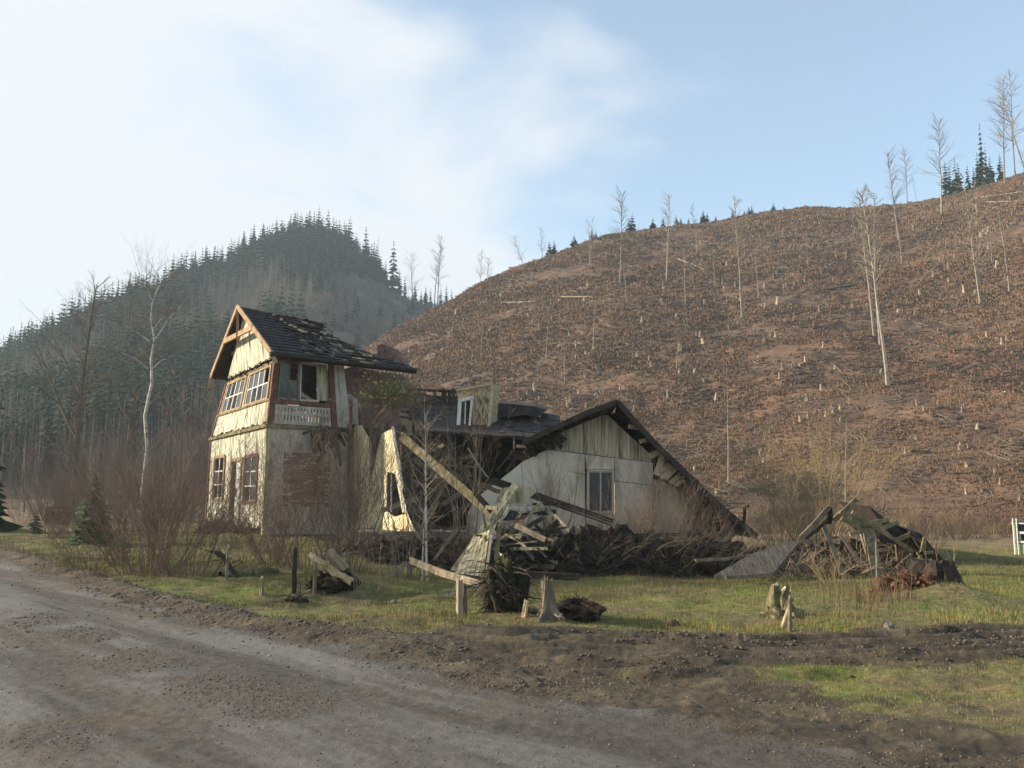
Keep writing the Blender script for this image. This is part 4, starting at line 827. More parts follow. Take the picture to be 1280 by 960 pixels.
poly_thing('roof_slab', 'grey fallen roof slab lying on the ground left of the shed', 'roof slab', [(893, 722), (940, 695), (985, 679), (1001, 679), (985, 700), (966, 721)], lambda a, b: at(a, b, 20 + (722 - b) * .045), 'sheet', (0, .05, .05))
# booth at the right edge
bo = empty('green_booth', gp(17.75, 30.2), 'small pale green booth with white framed dark windows at right edge', 'booth', None, -.62); z0 = 0.0
r_ = MB(); blk(r_, 0, 2.6, .0, 1.2, .0, .36); blk(r_, 0, .13, 0, 1.2, .36, 1.12); blk(r_, .13, 2.6, 1.1, 1.2, .36, 1.12); r_.build('body', M['booth'], bo)
r_ = MB(); blk(r_, .0, 2.6, -.03, .05, .40, .47); blk(r_, .13, 2.6, -.03, .05, .72, .80); blk(r_, -.02, 2.6, -.03, .08, 1.06, 1.13)
for i in range(9): blk(r_, .2 + i * .27, .235 + i * .27, -.02, .03, .47, .72)
r_.build('window_frame', M['white'], bo); r_ = MB(); blk(r_, .13, 2.6, .06, .08, .80, 1.06); r_.build('pane', M['glass'], bo)
r_ = MB(); blk(r_, -.05, 2.65, -.06, 1.25, 1.13, 1.17); r_.build('roof', M['sheet'], bo)
for x_ in (.03, .14): r_ = MB(); r_.tube([(x_, -.05, -.3), (x_, -.05, 1.25)], [.025, .025], 5); r_.build('post', M['white'], bo)
# low dark red fence far left
fe = empty('board_fence', gp(at(57, 640, 40).x, 40), 'low dark red board fence behind the bushes at far left', 'fence'); r_ = MB()
for i in range(9): blk(r_, i * .125, i * .125 + .10, 0, .03, -.1, .78 + .05 * (i % 3))
r_.build('boards', M['trim'], fe); r_ = MB(); blk(r_, -.05, 1.15, -.03, -.001, .62, .68); r_.build('rail', M['oldwood'], fe)
# ------------------------------------------------------------------ stumps, posts, root clumps near the road
M['darkroot'] = mat('torn_dark_roots', [(0.022, 0.016, 0.012), (0.06, 0.040, 0.028), (0.16, 0.09, 0.05)], 7, .95, .6, pos=[.35, .5, .7])
M['redbark'] = mat('rotten_red_roots', [(0.035, 0.022, 0.016), (0.12, 0.062, 0.038), (0.24, 0.12, 0.065)], 6, .95, .6, pos=[.35, .5, .7])
def blob(seed, rx, ry, rz, amp=.35, n=22, fr=2.2):
    V = []; mb = MB()
    for i in range(n // 2 + 1):
        th = math.pi * i / (n // 2)
        for j in range(n):
            ph = 2 * math.pi * j / n; d = Vector((math.sin(th) * math.cos(ph), math.sin(th) * math.sin(ph), math.cos(th)))
            k = 1 + amp * 2 * (float(fbm(d.x * fr + d.z * 1.7 + seed, d.y * fr - d.z * 1.1 + seed * 3, seed, 4)) - .5); V.append((d.x * rx * k, d.y * ry * k, d.z * rz * k))
    mb.v = V
    for i in range(n // 2):
        for j in range(n): mb.f.append((i * n + j, (i + 1) * n + j, (i + 1) * n + (j + 1) % n, i * n + (j + 1) % n)); mb.m.append(0)
    return mb
def roots(mb, seed, n, L_, r, z=.1, up=-.02):
    g = random.Random(seed)
    for i in range(n):
        a = g.uniform(0, 6.283); limb(mb, g, (0, 0, z), (math.cos(a), math.sin(a), g.uniform(-.3, .5)), L_ * g.uniform(.5, 1), r * g.uniform(.5, 1), 6, 1, .6, up, 5, 3, 0, .3, .25)
def rough_trunk(seed, h, r, split=0, nn=14, jag=.12, flare=.5):
    g = random.Random(seed); mb = MB(); rows = 7; top = [h * (1 + g.uniform(-jag, jag)) for _ in range(nn)]
    for i in range(rows):
        f = i / (rows - 1)
        for j in range(nn):
            a = 2 * math.pi * j / nn; k = r * (1 + flare * (1 - f) ** 2.2 * (1 + .6 * math.sin(a * 3 + seed)) + .15 * math.sin(a * 5 + seed * 2) + g.uniform(-.07, .07) + .8 * (float(fbm(a * 1.3 + seed, f * 2 + seed, 3, 3)) - .5)) * (1.05 - .25 * f)
            mb.v.append((math.cos(a) * k, math.sin(a) * k, -.15 + (top[j] + .15) * f))
    for i in range(rows - 1):
        for j in range(nn): a = i * nn + j; b = i * nn + (j + 1) % nn; mb.f.append((a, b, b + nn, a + nn)); mb.m.append(0)
    c = len(mb.v); mb.v.append((0, 0, h * (1 - jag)))
    tp = MB(); tp.v = list(mb.v)
    for j in range(nn): mb.f.append(((rows - 1) * nn + j, (rows - 1) * nn + (j + 1) % nn, c)); mb.m.append(1)
    return mb
def stump_thing(loc, h, r, label, seed, mt='stump', cut='cut', root=6, rootr=.05, group=None, rootlen=.6, name='tree_stump', butt=True):
    e = empty(name, loc, label, 'stump', group); rough_trunk(seed, h, r, nn=26, jag=.16).build('trunk', [M[mt], M[cut]], e)
    if butt:
        g = random.Random(seed + 1); q = MB()
        for k in range(6):
            a = g.uniform(-1.3, 1.3) + (0 if k < 4 else 3.1); L_ = min(r, .16) * g.uniform(1.9, 2.8) + max(0, r - .16); q.tube([(math.cos(a) * r * .5, math.sin(a) * r * .5, h * g.uniform(.3, .6)), (math.cos(a) * r * 1.1, math.sin(a) * r * 1.1, h * .22), (math.cos(a) * L_, math.sin(a) * L_, .02), (math.cos(a) * L_ * 1.4, math.sin(a) * L_ * 1.4, -.12)], [min(r, .17) * k_ for k_ in (.5, .42, .28, .12)], 7)
        q.build('buttress_roots', M[mt], e)
    if root: q = MB(); roots(q, seed, root, rootlen, rootr); q.build('roots', M[mt], e)
    return e
SG = 'stumps beside the road'
p = ghit(686, 774); stump_thing(p, .47, .095, 'tall split grey stump with a gaping side by the mud track', 3, 'stump', 'stump', 5, .05, SG, .5)
q = MB(); b2 = blob(5, .26, .2, .13, .9, 30, 5); q.v, q.f, q.m = b2.v, b2.f, b2.m; roots(q, 8, 34, .38, .018, .12, -.03)
e = tag(q.build('root_clump', M['darkroot'], None, loc=p + Vector((.42, .25, .05))), 'dark torn root clump right of the tall split stump', 'roots')
p = ghit(985, 776); b2 = blob(45, .28, .24, .15, .8, 30, 4); stm = stump_thing(p + Vector((0, .3, 0)), .40, .17, 'pale topped mossy stump left of the dry weeds', 4, 'mosswood', 'cut', 3, .03, SG, .3, butt=False); b2.build('mossy_base', M['mosswood'], stm)
p = gp(6.95, 14.1); stump_thing(p, .46, .36, 'broad dark stump on the mound behind the dry weeds', 6, 'darkwood', 'darkwood', 12, .04, SG, .7, butt=False)
for i, (dx, dy) in enumerate(((-.75, -.2), (-.45, -.35), (-.2, .2))):
    q = MB(); b2 = blob(15 + i, .30, .25, .15, .95, 34, 5); q.v, q.f, q.m = b2.v, b2.f, b2.m; roots(q, 30 + i, 34, .42, .02, .12, -.03)
    tag(q.build('root_clump', M['redbark'], None, loc=gp(p.x + dx, p.y + dy) + Vector((0, 0, .05))), 'reddish rotten root wood heaped against the broad dark stump', 'roots', 'rotten root wood by the broad stump')
def post(px, py, h, r, label, lean=0, mt='stump', seed=1, group='wooden stakes along the verge'):
    q = rough_trunk(seed, h, r, jag=.10, flare=.05); q.v = [(v[0] + v[2] * lean, v[1], v[2]) for v in q.v]; return tag(q.build('wooden_stake', [M[mt], M['cut']], None, loc=ghit(px, py)), label, 'stake', group)
post(574, 768, .46, .05, 'thick grey stake under the slanting mossy plank', 0, 'stump', 2); post(581, 768, .38, .03, 'thinner stake close right of the thick grey stake', 0, 'oldwood', 3)
post(655, 772, .22, .04, 'short pale peg left of the tall split stump', .15, 'litwood', 4); post(283, 726, .62, .03, 'thin grey stake beside the leaning mossy log', 0, 'oldwood', 5)
post(367, 742, .8, .04, 'dark tall stake between the bushes left of the upturned log', 0, 'darkwood', 6); post(327, 744, .32, .035, 'short pale-topped stake in the ditch', 0, 'stump', 7)
post(978, 785, .30, .022, 'thin leaning stick at the foot of the mossy stump', .35, 'litwood', 8); post(987, 790, .42, .03, 'upright broken stick before the mossy stump', .05, 'oldwood', 9); post(1097, 735, .9, .025, 'tall thin stick standing in the dry weeds', .02, 'oldwood', 10); post(393, 742, .55, .035, 'mossy stake just below the upturned log', 0, 'mosswood', 12)
# upturned log; the sunlit look of its split face is in the colour
e = empty('upturned_log', ghit(415, 735) + Vector((0, 0, .0)), 'upturned split log with wood coloured sunlit orange and dark roots', 'log'); q = MB(); b2 = blob(41, .36, .3, .26, .9, 36, 4); q.v, q.f, q.m = b2.v, b2.f, b2.m; roots(q, 42, 40, .4, .018, .2, -.06); q.build('roots', M['earth'], e)
q = MB(); g = random.Random(12)
for k in range(16):
    f = k / 15; a = Vector((-.36 + .5 * f + g.uniform(-.03, .03), -.22 - .1 * g.random(), .60 - .34 * f + g.uniform(-.03, .05))); b_ = a + Vector((.22 + g.uniform(-.05, .12), g.uniform(-.05, .1), -.16 + g.uniform(-.12, .1))); q.beam(a, b_, g.uniform(.05, .12), g.uniform(.03, .08), m=0, taper=g.uniform(.3, 1))
q.build('split_face', M['litwood'], e)
q = MB()
for k in range(9): a = Vector((-.02 + g.uniform(-.05, .05), -.2 + g.uniform(-.05, .05), .66 + g.uniform(-.08, .03))); q.beam(a, a + Vector((.26 + g.uniform(-.06, .06), .05, -.26 + g.uniform(-.05, .05))), g.uniform(.06, .12), .06, taper=.6)
q.build('grey_slabs', M['stump'], e)
# mossy logs in the ditch
for i, (a, b, r, lb, mt) in enumerate((((262, 690), (300, 722), .09, 'dark curved log leaning in the ditch', 'darkwood'), ((276, 722), (345, 716), .16, 'mossy log lying at the foot of the leaning dark log', 'mosswood'), ((355, 753), (385, 753), .06, 'short dark log lying in the grass below the stakes', 'darkwood'))):
    P, Q_ = ghit(*b) if i == 0 else ghit(*a), ghit(*b); A_ = at(*a, P.y + .3) if i == 0 else P; q = MB(); n = 7; g = random.Random(i); d = Q_ - A_
    r = r * (.5, .62, .7)[i]; q.tube([d * (k / (n - 1)) + Vector((g.uniform(-.03, .03), g.uniform(-.03, .03), r * .5 + (.1 * math.sin(k * .8) if i == 0 else g.uniform(-.02, .02)))) for k in range(n)], [r * g.uniform(.6, 1.2) * (.5 + .5 * min(k, 2) / 2) for k in range(n)], 9)
    for k in range(10): limb(q, g, d * g.random() + Vector((0, 0, r)), (g.uniform(-1, 1), g.uniform(-1, 1), g.uniform(-.2, 1)), g.uniform(.2, .6), .012, 4, 1, .6, -.05, 3, 3)
    tag(q.build('fallen_log', M[mt], None, True, loc=A_), lb, 'log')
# dark mossy root plate in the middle
e = empty('uprooted_root_plate', ghit(630, 768) + Vector((0, .4, 0)), 'dark mossy uprooted root plate under the splintered post', 'root plate'); q = MB(); b2 = blob(51, .27, .24, .40, .9, 56, 4); q.v = [(v[0], v[1], v[2] + .22) for v in b2.v]; q.f, q.m = b2.f, b2.m; q.build('soil', M['moss'], e, True)
q = MB(); g = random.Random(6)
for i in range(110): a = g.uniform(0, 6.28); limb(q, g, (g.uniform(-.22, .22), g.uniform(-.22, .1), g.uniform(.05, .6)), (math.cos(a), math.sin(a) - .4, g.uniform(-.6, .5)), g.uniform(.2, .6), g.uniform(.008, .022), 5, 1, .6, -.08, 3, 3)
q.build('roots', M['darkbark'], e)
M['brushwood'] = mat('dead_brushwood', [(0.035, 0.028, 0.022), (0.11, 0.088, 0.066)], .8, .95, 0)
# heaps of brush before the sunken wing
def thicket(x, y, wd, dp, h, seed, label, mt='brushwood', n=150, core=True, group=None, cm='earth'):
    e = empty('brush_pile', gp(x, y), label, 'brush pile', group); g = random.Random(seed)
    if core: q = blob(seed, wd * .5, dp * .5, h * .58, .75, 70, 6); q.build('litter_heap', M[cm], e)
    q = MB()
    for i in range(int(n * 2.2)):
        u = g.uniform(-.5, .5); v = g.uniform(-.5, .5); k = max(0, 1 - (2 * u) ** 2) ** .5; a = g.uniform(0, 6.28)
        limb(q, g, (u * wd, v * dp, g.uniform(0, .5) * h * k), (math.cos(a) * .8, math.sin(a) * .5, g.uniform(.1, 1.2)), g.uniform(.5, 1.3), g.uniform(.006, .018), 5, 1, .6, -.06, 3, 4, 0, .2, .2)
    q.build('branches', M[mt], e); return e
TG = 'brush piles in front of the sunken wing'
thicket(at(690, 700, 23).x, 22.4, 3.4, 2.6, 1.7, 61, 'dark brush pile below the left part of the gable wall', n=170, group=TG)
thicket(at(775, 700, 23).x, 23.0, 3.4, 2.6, 1.6, 62, 'dark brush pile below the gable window', n=170, group=TG)
thicket(at(860, 700, 23).x, 23.2, 3.2, 2.4, 1.4, 63, 'dark brush pile below the bent brown boards', n=150, group=TG)
thicket(at(925, 700, 23).x, 23.6, 2.8, 2.0, 1.0, 64, 'low brush pile left of the grey roof slab', 'twig', n=110, group=TG)
thicket(at(545, 705, 24).x, 25, 3.8, 2.2, 1.0, 65, 'dark brush pile before the foundation right of the yellow wall', n=140, group=TG)
thicket(at(470, 700, 26).x, 26.5, 2.6, 1.6, .75, 66, 'low brush pile at the foot of the yellow wall', 'twigred', n=90, group=TG)
thicket(at(600, 690, 22.5).x, 22.6, 1.8, 1.6, 1.0, 68, 'dark brush heap behind the standing mossy panel', n=90, group=TG)
thicket(at(1040, 715, 22).x, 21.3, 3.4, .8, .45, 69, 'low weeds and twigs along the front of the shed', 'twig', n=60, core=False, group=TG)
thicket(at(275, 660, 33).x, 33, 1.6, 1.2, .75, 67, 'reddish leaf heap beside the tower door', 'twigred', n=80, group=TG, cm='redbark')

# ------------------------------------------------------------------ bushes
def bush(px, Y, hpx, spread, stems, label, mt, seed, kids=6, r=.009, lev=2, group='bare bushes around the house', up=.05, base=.3, name='bare_bush'):
    p = ray_on(px, Y); h = hpx * Y / FPX; return tag(bush_mb(seed, h, spread, int(stems * 1.2), kids, r * 1.2, lev, up, base).build(name, M[mt], None, loc=p), label, 'bush', group)
bush(190, 17.6, 175, .72, 54, 'large reddish brown bush nearest the road at left', 'twigred', 1, 6, .008, base=.5)
bush(238, 17.0, 145, .7, 52, 'large bare bush right of the reddish one at left', 'twigred', 2, 6, .008, base=.5)
bush(158, 19.5, 90, .85, 30, 'low grey bush left of the large reddish bush', 'twig', 3, 5, .006)
bush(385, 20.5, 175, .6, 50, 'dense bare bush in front of the red brick infill', 'twigred', 4, 6, .008, base=.6)
bush(345, 22, 105, .75, 44, 'low reddish bush below the tower corner', 'twigred', 5, 5, .007)
bush(430, 19.5, 180, .45, 34, 'tall bare bush between the brick infill and yellow wall', 'twig', 6, 6, .009, base=.4)
bush(470, 14.6, 140, .25, 12, 'slim upright saplings before the yellow wall', 'stump', 7, 3, .007, 1)
bush(92, 29.5, 40, .85, 22, 'low bare bush below the small spruce', 'twigred', 8, 5, .008)
bush(60, 30, 50, .8, 26, 'low greenish bush at the left roadside', 'twig', 9, 5, .008)
bush(830, 26.6, 110, .65, 34, 'bare bush against the torn right end of the gable wall', 'twig', 10, 6, .008)
bush(872, 26.2, 85, .8, 30, 'pale twiggy bush under the fallen roof edge', 'twig', 11, 5, .007)
bush(792, 26.8, 90, .5, 24, 'reddish bush right of the gable window', 'twigred', 12, 5, .008)
bush(690, 25.6, 150, .38, 9, 'slender bare shrub before the left gable wall', 'darkbark', 13, 5, .014)
bush(712, 25.8, 70, .7, 18, 'low twiggy shrub left of the gable window', 'twigred', 14, 5, .006)
bush(585, 23, 200, .3, 8, 'tall thin shrub rising in front of the dark void', 'twig', 15, 5, .014)
bush(510, 19, 175, .35, 12, 'tall bare shrub rising between yellow wall and birch', 'twig', 16, 6, .012)
bush(1022, 27.5, 140, .62, 46, 'tall tan willow bush behind the collapsed shed', 'twigtan', 17, 7, .012, base=.6)
bush(975, 30, 90, .75, 30, 'tan willow bush right of the sunken roof', 'twigtan', 18, 6, .01)
bush(1150, 27, 60, .8, 24, 'low brown bush behind the right end of the shed', 'twigred', 19, 5, .008)
bush(120, 18.6, 48, .9, 24, 'low grey-brown scrub at the roadside left', 'twig', 20, 5, .006)
bush(310, 19.5, 60, .8, 20, 'small bush in the grass before the tower', 'twigred', 21, 5, .006)
bush(1040, 19.5, 35, .8, 16, 'small dry bush before the shed', 'twigtan', 22, 4, .005)
bush(1165, 17.5, 90, .12, 4, 'thin upright saplings right of the shed', 'twigtan', 23, 3, .007, 1)
# hill-foot scrub, left and right
g = random.Random(77); thick = [bush_mb(200 + k, 4.0, .6, 26, 5, .026, 2, .06, .9) for k in range(4)]
tm_ = [t_.mesh('bare_bush', M[('twig', 'twiggrey', 'twig', 'twiggrey')[k]]) for k, t_ in enumerate(thick)]
for i in range(38):
    px = -14 + i * 7.6 + g.uniform(-6, 6); Y = g.uniform(40, 75); o = link('scrub_bush', tm_[i % 4], None, ray_on(px, Y) + Vector((0, 0, .0))); s_ = g.uniform(.4, .95) * (1.0 if px > 60 else .75); o.scale = (s_,) * 3; o.rotation_euler.z = g.uniform(0, 6)
    tag(o, 'brown leafless scrub at the foot of the forested hill, left of the tower', 'bush', 'scrub at the foot of the forested hill')
mt2 = [t_.mesh('bare_bush', M[('twigtan', 'straw3', 'twigtan', 'twigred')[k]]) for k, t_ in enumerate(thick)]
for i in range(22):
    px = 940 + i * 15 + g.uniform(-8, 8); Y = g.uniform(42, 52); o = link('scrub_bush', mt2[i % 4], None, ray_on(px, Y)); s_ = g.uniform(.22, .5); o.scale = (s_ * 1.5, s_ * 1.5, s_); o.rotation_euler.z = g.uniform(0, 6)
    tag(o, 'low tan scrub at the foot of the clear-cut hill, right of the house', 'bush', 'scrub at the foot of the clear-cut hill')
# green conifer tuft growing on the wreck
q = MB(); g = random.Random(3)
for i in range(340):
    a = g.uniform(0, 6.28); el = g.uniform(-.2, 1.3); L_ = g.uniform(.4, 1.15); p = Vector((g.uniform(-.7, .7), g.uniform(-.3, .3), g.uniform(-.1, .3))); d = Vector((math.cos(a) * math.cos(el), math.sin(a) * math.cos(el), math.sin(el))) * L_
    q.tube([p, p + d * .5, p + d + Vector((0, 0, -.1))], [.01, .007, .003], 3)
    for k in range(7):
        f = g.uniform(.3, 1); c_ = p + d * f; o_ = Vector((g.uniform(-1, 1), g.uniform(-1, 1), g.uniform(-.3, 1))) * .13; q.tri(c_, c_ + o_, c_ + o_ * .7 + Vector((.03, 0, .03)), 1)
M['pine'] = mat('yellow_green_needles', [(0.06, 0.08, 0.02), (0.17, 0.18, 0.05)], 2, .9, 0)
tag(q.build('conifer_bush', [M['twig'], M['pine']], None, loc=at(490, 507, 30.6)), 'green feathery conifer bush growing on top of the broken wall', 'bush')

# ------------------------------------------------------------------ individual trees near the house
def tree_obj(name, loc, tr, cr, label, cat, tmat, cmat, group=None, rz=0, sc=1, cn='crown'):
    e = empty(name, loc, label, cat, group, rz); e.scale = (sc,) * 3; tr.build('trunk', M[tmat], e); cr.build(cn, M[cmat], e); return e
tr, cr = bare_tree_parts(301, 14.3, .19, .42, 1, 34, .26, .02, 2, 7, .035); rg = random.Random(9)
limb(tr, rg, (0, 0, 4.6), (-.5, 0, .9), 6.5, .10, 7, 2, .5, .05, 4, 6, 0, .25, .1); limb(tr, rg, (0, 0, 7.4), (-.55, .1, .8), 5, .07, 6, 2, .5, .04, 4, 6); limb(tr, rg, (0, 0, 3.4), (-.7, 0, .5), 3.6, .05, 6, 1, .5, .04, 4, 5)
tree_obj('bare_tree', ray_on(90, 50), tr, cr, 'tall dark leafless tree with a forked trunk at far left', 'tree', 'bark', 'twig')
Y0 = 41; bp_ = [(177, 660), (178, 615), (184, 560), (181, 520), (190, 478), (189, 450), (193, 425), (189, 395), (191, 378)]; b0 = ray_on(177, Y0)
P = [at(a, b, Y0) - b0 for a, b in bp_]; tr = MB(); tr.tube(P, [.11, .10, .085, .08, .072, .066, .06, .05, .04], 7); cr = MB(); rg = random.Random(21)
for a, b, r in (((187, 427), (160, 413), .045), ((194, 424), (228, 380), .045), ((185, 461), (152, 441), .04), ((188, 463), (215, 445), .03), ((191, 378), (176, 350), .04), ((191, 378), (202, 352), .04), ((190, 400), (172, 395), .02), ((193, 410), (208, 395), .03)):
    A_, B_ = at(*a, Y0) - b0, at(*b, Y0 + rg.uniform(-.6, .6)) - b0; m_ = A_.lerp(B_, .5) + Vector((0, 0, .12)); tr.tube([A_, m_, B_], [r, r * .8, r * .45], 5)
    for k in range(11): limb(cr, rg, A_.lerp(B_, rg.uniform(.3, 1)), (rg.uniform(-1, 1), rg.uniform(-.6, .6), rg.uniform(0, 1.3)), rg.uniform(.9, 2.4), .014, 5, 2, .5, .03, 3, 5)
tree_obj('birch_tree', b0, tr, cr, 'white-barked birch with crooked trunk left of the tower', 'birch', 'birch', 'twig')
def slim(px, Y, ytop, label, tmat, cmat, seed, r=.06, cl=.4, nb=18, bl=.18, stems=1, name='slim_tree', cat='tree', group=None, lev=1):
    p = ray_on(px, Y); t_ = at(px, ytop, Y); tr, cr = bare_tree_parts(seed, t_.z - p.z, r, cl, stems, nb, bl, .02, lev, 6, .0007 * Y)
    return tree_obj(name, p, tr, cr, label, cat, tmat, cmat, group)
slim(535, 17.6, 470, 'thin young birch with white trunk in front of the debris', 'birch', 'twig', 31, .032, .35, 34, .30, 1, 'birch_tree', 'birch', lev=1)
slim(528, 18.2, 500, 'second slender birch just left of the white trunk', 'birch', 'twig', 32, .02, .35, 24, .3, 1, 'birch_tree', 'birch')
slim(474, 14.4, 640, 'thin pale sapling beside the saplings by the yellow wall', 'stump', 'twig', 33, .012, .4, 6, .2)
slim(220, 44, 470, 'thin pale tree between birch and tower, left one', 'stump', 'twigred', 34, .07, .5, 18, .2)
slim(240, 47, 455, 'thin grey tree close to the left tower wall', 'bark', 'twigred', 35, .07, .45, 20, .2)
slim(150, 52, 430, 'thin bare tree between the dark tree and the birch', 'bark', 'twigred', 36, .08, .4, 24, .22)
slim(205, 50, 440, 'thin bare tree right behind the birch', 'bark', 'twigred', 37, .08, .4, 24, .22)
slim(30, 60, 500, 'small bare tree at far left before the forest', 'bark', 'twig', 38, .09, .35, 24, .25)
slim(262, 46, 500, 'small bare tree touching the tower corner', 'bark', 'twigred', 39, .06, .4, 20, .22)
slim(1100, 17.2, 690, 'tiny sapling in the weeds before the shed', 'twigtan', 'twigtan', 40, .012, .4, 6, .2)
tr, cr = spruce_parts(random.Random(5), 2.3, 13, 16, .30); 
for k in range(3):
    t2, c2 = spruce_parts(random.Random(6 + k), 2.25, 13, 16, .28); n0 = len(cr.v); cr.v += c2.v; cr.f += [tuple(i + n0 for i in f) for f in c2.f]; cr.m += c2.m
M['young'] = mat('young_spruce_needles', [(0.022, 0.050, 0.018), (0.06, 0.11, 0.035)], 6, .9, 0)
tree_obj('spruce_sapling', ray_on(117, 27), tr, cr, 'small dark green spruce sapling at the roadside left', 'spruce', 'darkbark', 'young')
tr, cr = spruce_parts(random.Random(15), 4.6, 16, 16, .24); tree_obj('spruce_tree', ray_on(-22, 34), tr, cr, 'dark spruce cut off by the left edge of the picture', 'spruce', 'darkbark', 'needles')
tr, cr = spruce_parts(random.Random(16), .9, 8, 12, .4); tree_obj('spruce_sapling', ray_on(45, 33), tr, cr, 'tiny green spruce sapling left of the red fence', 'spruce', 'darkbark', 'needles')

# ------------------------------------------------------------------ bare trees left standing on the clear-cut hill
HT = [(775, 355, 232, 'tall bare tree on the skyline left of the hill crest, densest crown', 7, 1), (833, 350, 238, 'bare tree on the slope just right of the tall skyline tree', 7, 1), (928, 398, 236, 'tall pale straight tree in the middle of the slope', 1, 1),
      (948, 373, 300, 'short pale pole tree right of the tall straight one', 0, 1), (857, 382, 305, 'thin pale pole tree left of the tall straight one', 0, 1), (783, 382, 325, 'thin pole tree below the tall skyline tree', 0, 1), (1110, 482, 212, 'tallest pale tree with long leaning trunk right of centre', 1, 1),
      (1101, 432, 220, 'pale tree standing right behind the tallest leaning tree', 3, 1), (1093, 420, 232, 'thin tree left behind the tallest leaning tree', 2, 1), (1177, 268, 138, 'lone tall bare tree on the right skyline', 7, 1), (1123, 300, 182, 'bare tree pair on the skyline, left trunk', 7, 1), (1134, 255, 180, 'bare tree pair on the skyline, middle trunk', 7, 1),
      (1146, 252, 215, 'leaning thin tree right of the skyline pair', 0, 1), (1224, 376, 205, 'bare tree with two stems on the right slope', 5, 1), (1262, 366, 240, 'pale pole tree near the right edge of the slope', 0, 1), (1256, 232, 90, 'left one of three tall bare trees at top right', 7, 1), (1269, 222, 82, 'middle one of three tall bare trees at top right', 7, 1),
      (1287, 235, 95, 'leaning right one of three tall bare trees at top right', 4, 1), (678, 321, 282, 'small round-crowned tree on the left ridge', 6, 1), (655, 334, 292, 'leaning bare tree on the left ridge', 6, 1), (600, 356, 312, 'wide bare tree low on the left ridge', 6, 1), (610, 352, 320, 'thin bare tree right of the wide one on the left ridge', 6, 1),
      (601, 447, 398, 'short pole tree low on the left of the slope', 0, 1), (683, 452, 384, 'thin pole tree left of centre on the slope', 0, 1), (742, 430, 362, 'dark scorched pole tree on the slope', 0, 1), (706, 480, 425, 'thin pole tree above the dormer', 0, 1), (911, 604, 448, 'tall thin snag on the lower slope behind the gable roof', 0, 1),
      (846, 462, 415, 'thin short snag above the gable ridge', 0, 1), (871, 316, 252, 'thin bare tree near the crest', 3, 1), (894, 360, 300, 'thin short pole near the crest', 0, 1), (738, 330, 268, 'two small bare stems beside the tall skyline tree', 5, 1), (1010, 330, 285, 'small pole tree below the crest in the middle', 0, 1),
      (1058, 640, 520, 'thin sapling on the lowest slope above the shed', 0, 1), (536, 458, 430, 'thin stub tree on the left spur', 0, 1), (565, 420, 395, 'thin stub tree higher on the left spur', 0, 1), (1127, 330, 262, 'slim tree below the skyline pair', 0, 1), (1240, 330, 262, 'pole between the two-stemmed tree and right pole', 0, 1), (905, 470, 445, 'short dead stub in mid slope', 0, 1)]
VAR = []
for k, kw in enumerate((dict(clear=.5, nb=22, blen=.08, kids=4, r=.009), dict(clear=.5, nb=34, blen=.13, r=.010, lean=.05, kids=7), dict(clear=.42, nb=44, blen=.18, r=.011, kids=8), dict(clear=.45, nb=34, blen=.17, r=.009, kids=7), dict(clear=.55, nb=36, blen=.17, r=.009, lean=.04, kids=8), dict(clear=.3, nb=26, blen=.22, r=.007, stems=2, kids=7), dict(clear=.2, nb=36, blen=.36, r=.010, kids=7), dict(clear=.35, nb=40, blen=.26, r=.009, kids=7, lean=.05))):
    # unit-height variants
    tr, cr = bare_tree_parts(400 + k, 20.0, kw['r'] * 20, kw['clear'], kw.get('stems', 1), kw['nb'], kw['blen'], kw.get('lean', .02), 1 + (k > 0), min(5, kw.get('kids', 5)), .06); VAR.append((tr.mesh('trunk', M['palebark']), cr.mesh('crown', M['twiggrey'])))
g = random.Random(4)
for (bx, by, ty_, lb, v, _) in HT:
    p = H1.hit(bx, by); h = (by - ty_) * p.y / FPX; e = empty('bare_tree', p, lb, 'tree', 'bare trees left on the clear-cut hill', g.uniform(0, 6.28)); s_ = h / 20.0
    w_ = max(s_, .42); e.scale = (w_, w_, s_); link('trunk', VAR[v][0], e); link('crown', VAR[v][1], e)
    if lb.startswith('tallest') or 'leaning' in lb: e.rotation_euler = (0, -0.06 if 'tallest' in lb else (-.3 if 'ridge' in lb else -.12), 0)
# skyline trees of the left hill's right shoulder
for (px, ty_, v, lb) in ((545, 297, 7, 'tall bare tree in the saddle between the hills'), (541, 303, 3, 'thin bare tree beside the tall one in the saddle'), (513, 318, 6, 'faint bare tree between spruces at the saddle'), (466, 292, 0, 'bare snag above the last spruces of the left hill')):
    q = H2.p3(px, 1.0); p = Vector((float(q[0]), float(q[1]), float(q[2]))); h = at(px, ty_, p.y).z - p.z; e = empty('bare_tree', p, lb, 'tree', 'bare trees in the saddle'); e.scale = (h / 20 * 1.0,) * 2 + (h / 20,); link('trunk', VAR[v][0], e); link('crown', VAR[v][1], e)
for i, (px, ty_) in enumerate(((452, 283), (463, 300), (478, 325), (488, 300), (496, 335), (503, 345), (516, 350), (530, 358), (536, 360), (549, 358), (556, 356), (563, 360), (572, 372), (480, 345), (524, 362))):
    q = H2.p3(px, .99); p = Vector((float(q[0]), float(q[1]), float(q[2]) - .5)); h = at(px, ty_, p.y).z - p.z; e = empty('spruce_tree', p, 'dark spruce in the thin row on the right shoulder of the left hill', 'spruce', 'row of spruces on the shoulder', i * 1.3); e.scale = (h * .95, h * .95, h); link('trunk', SPR[i % 5][0], e); link('crown', SPR[i % 5][1], e)
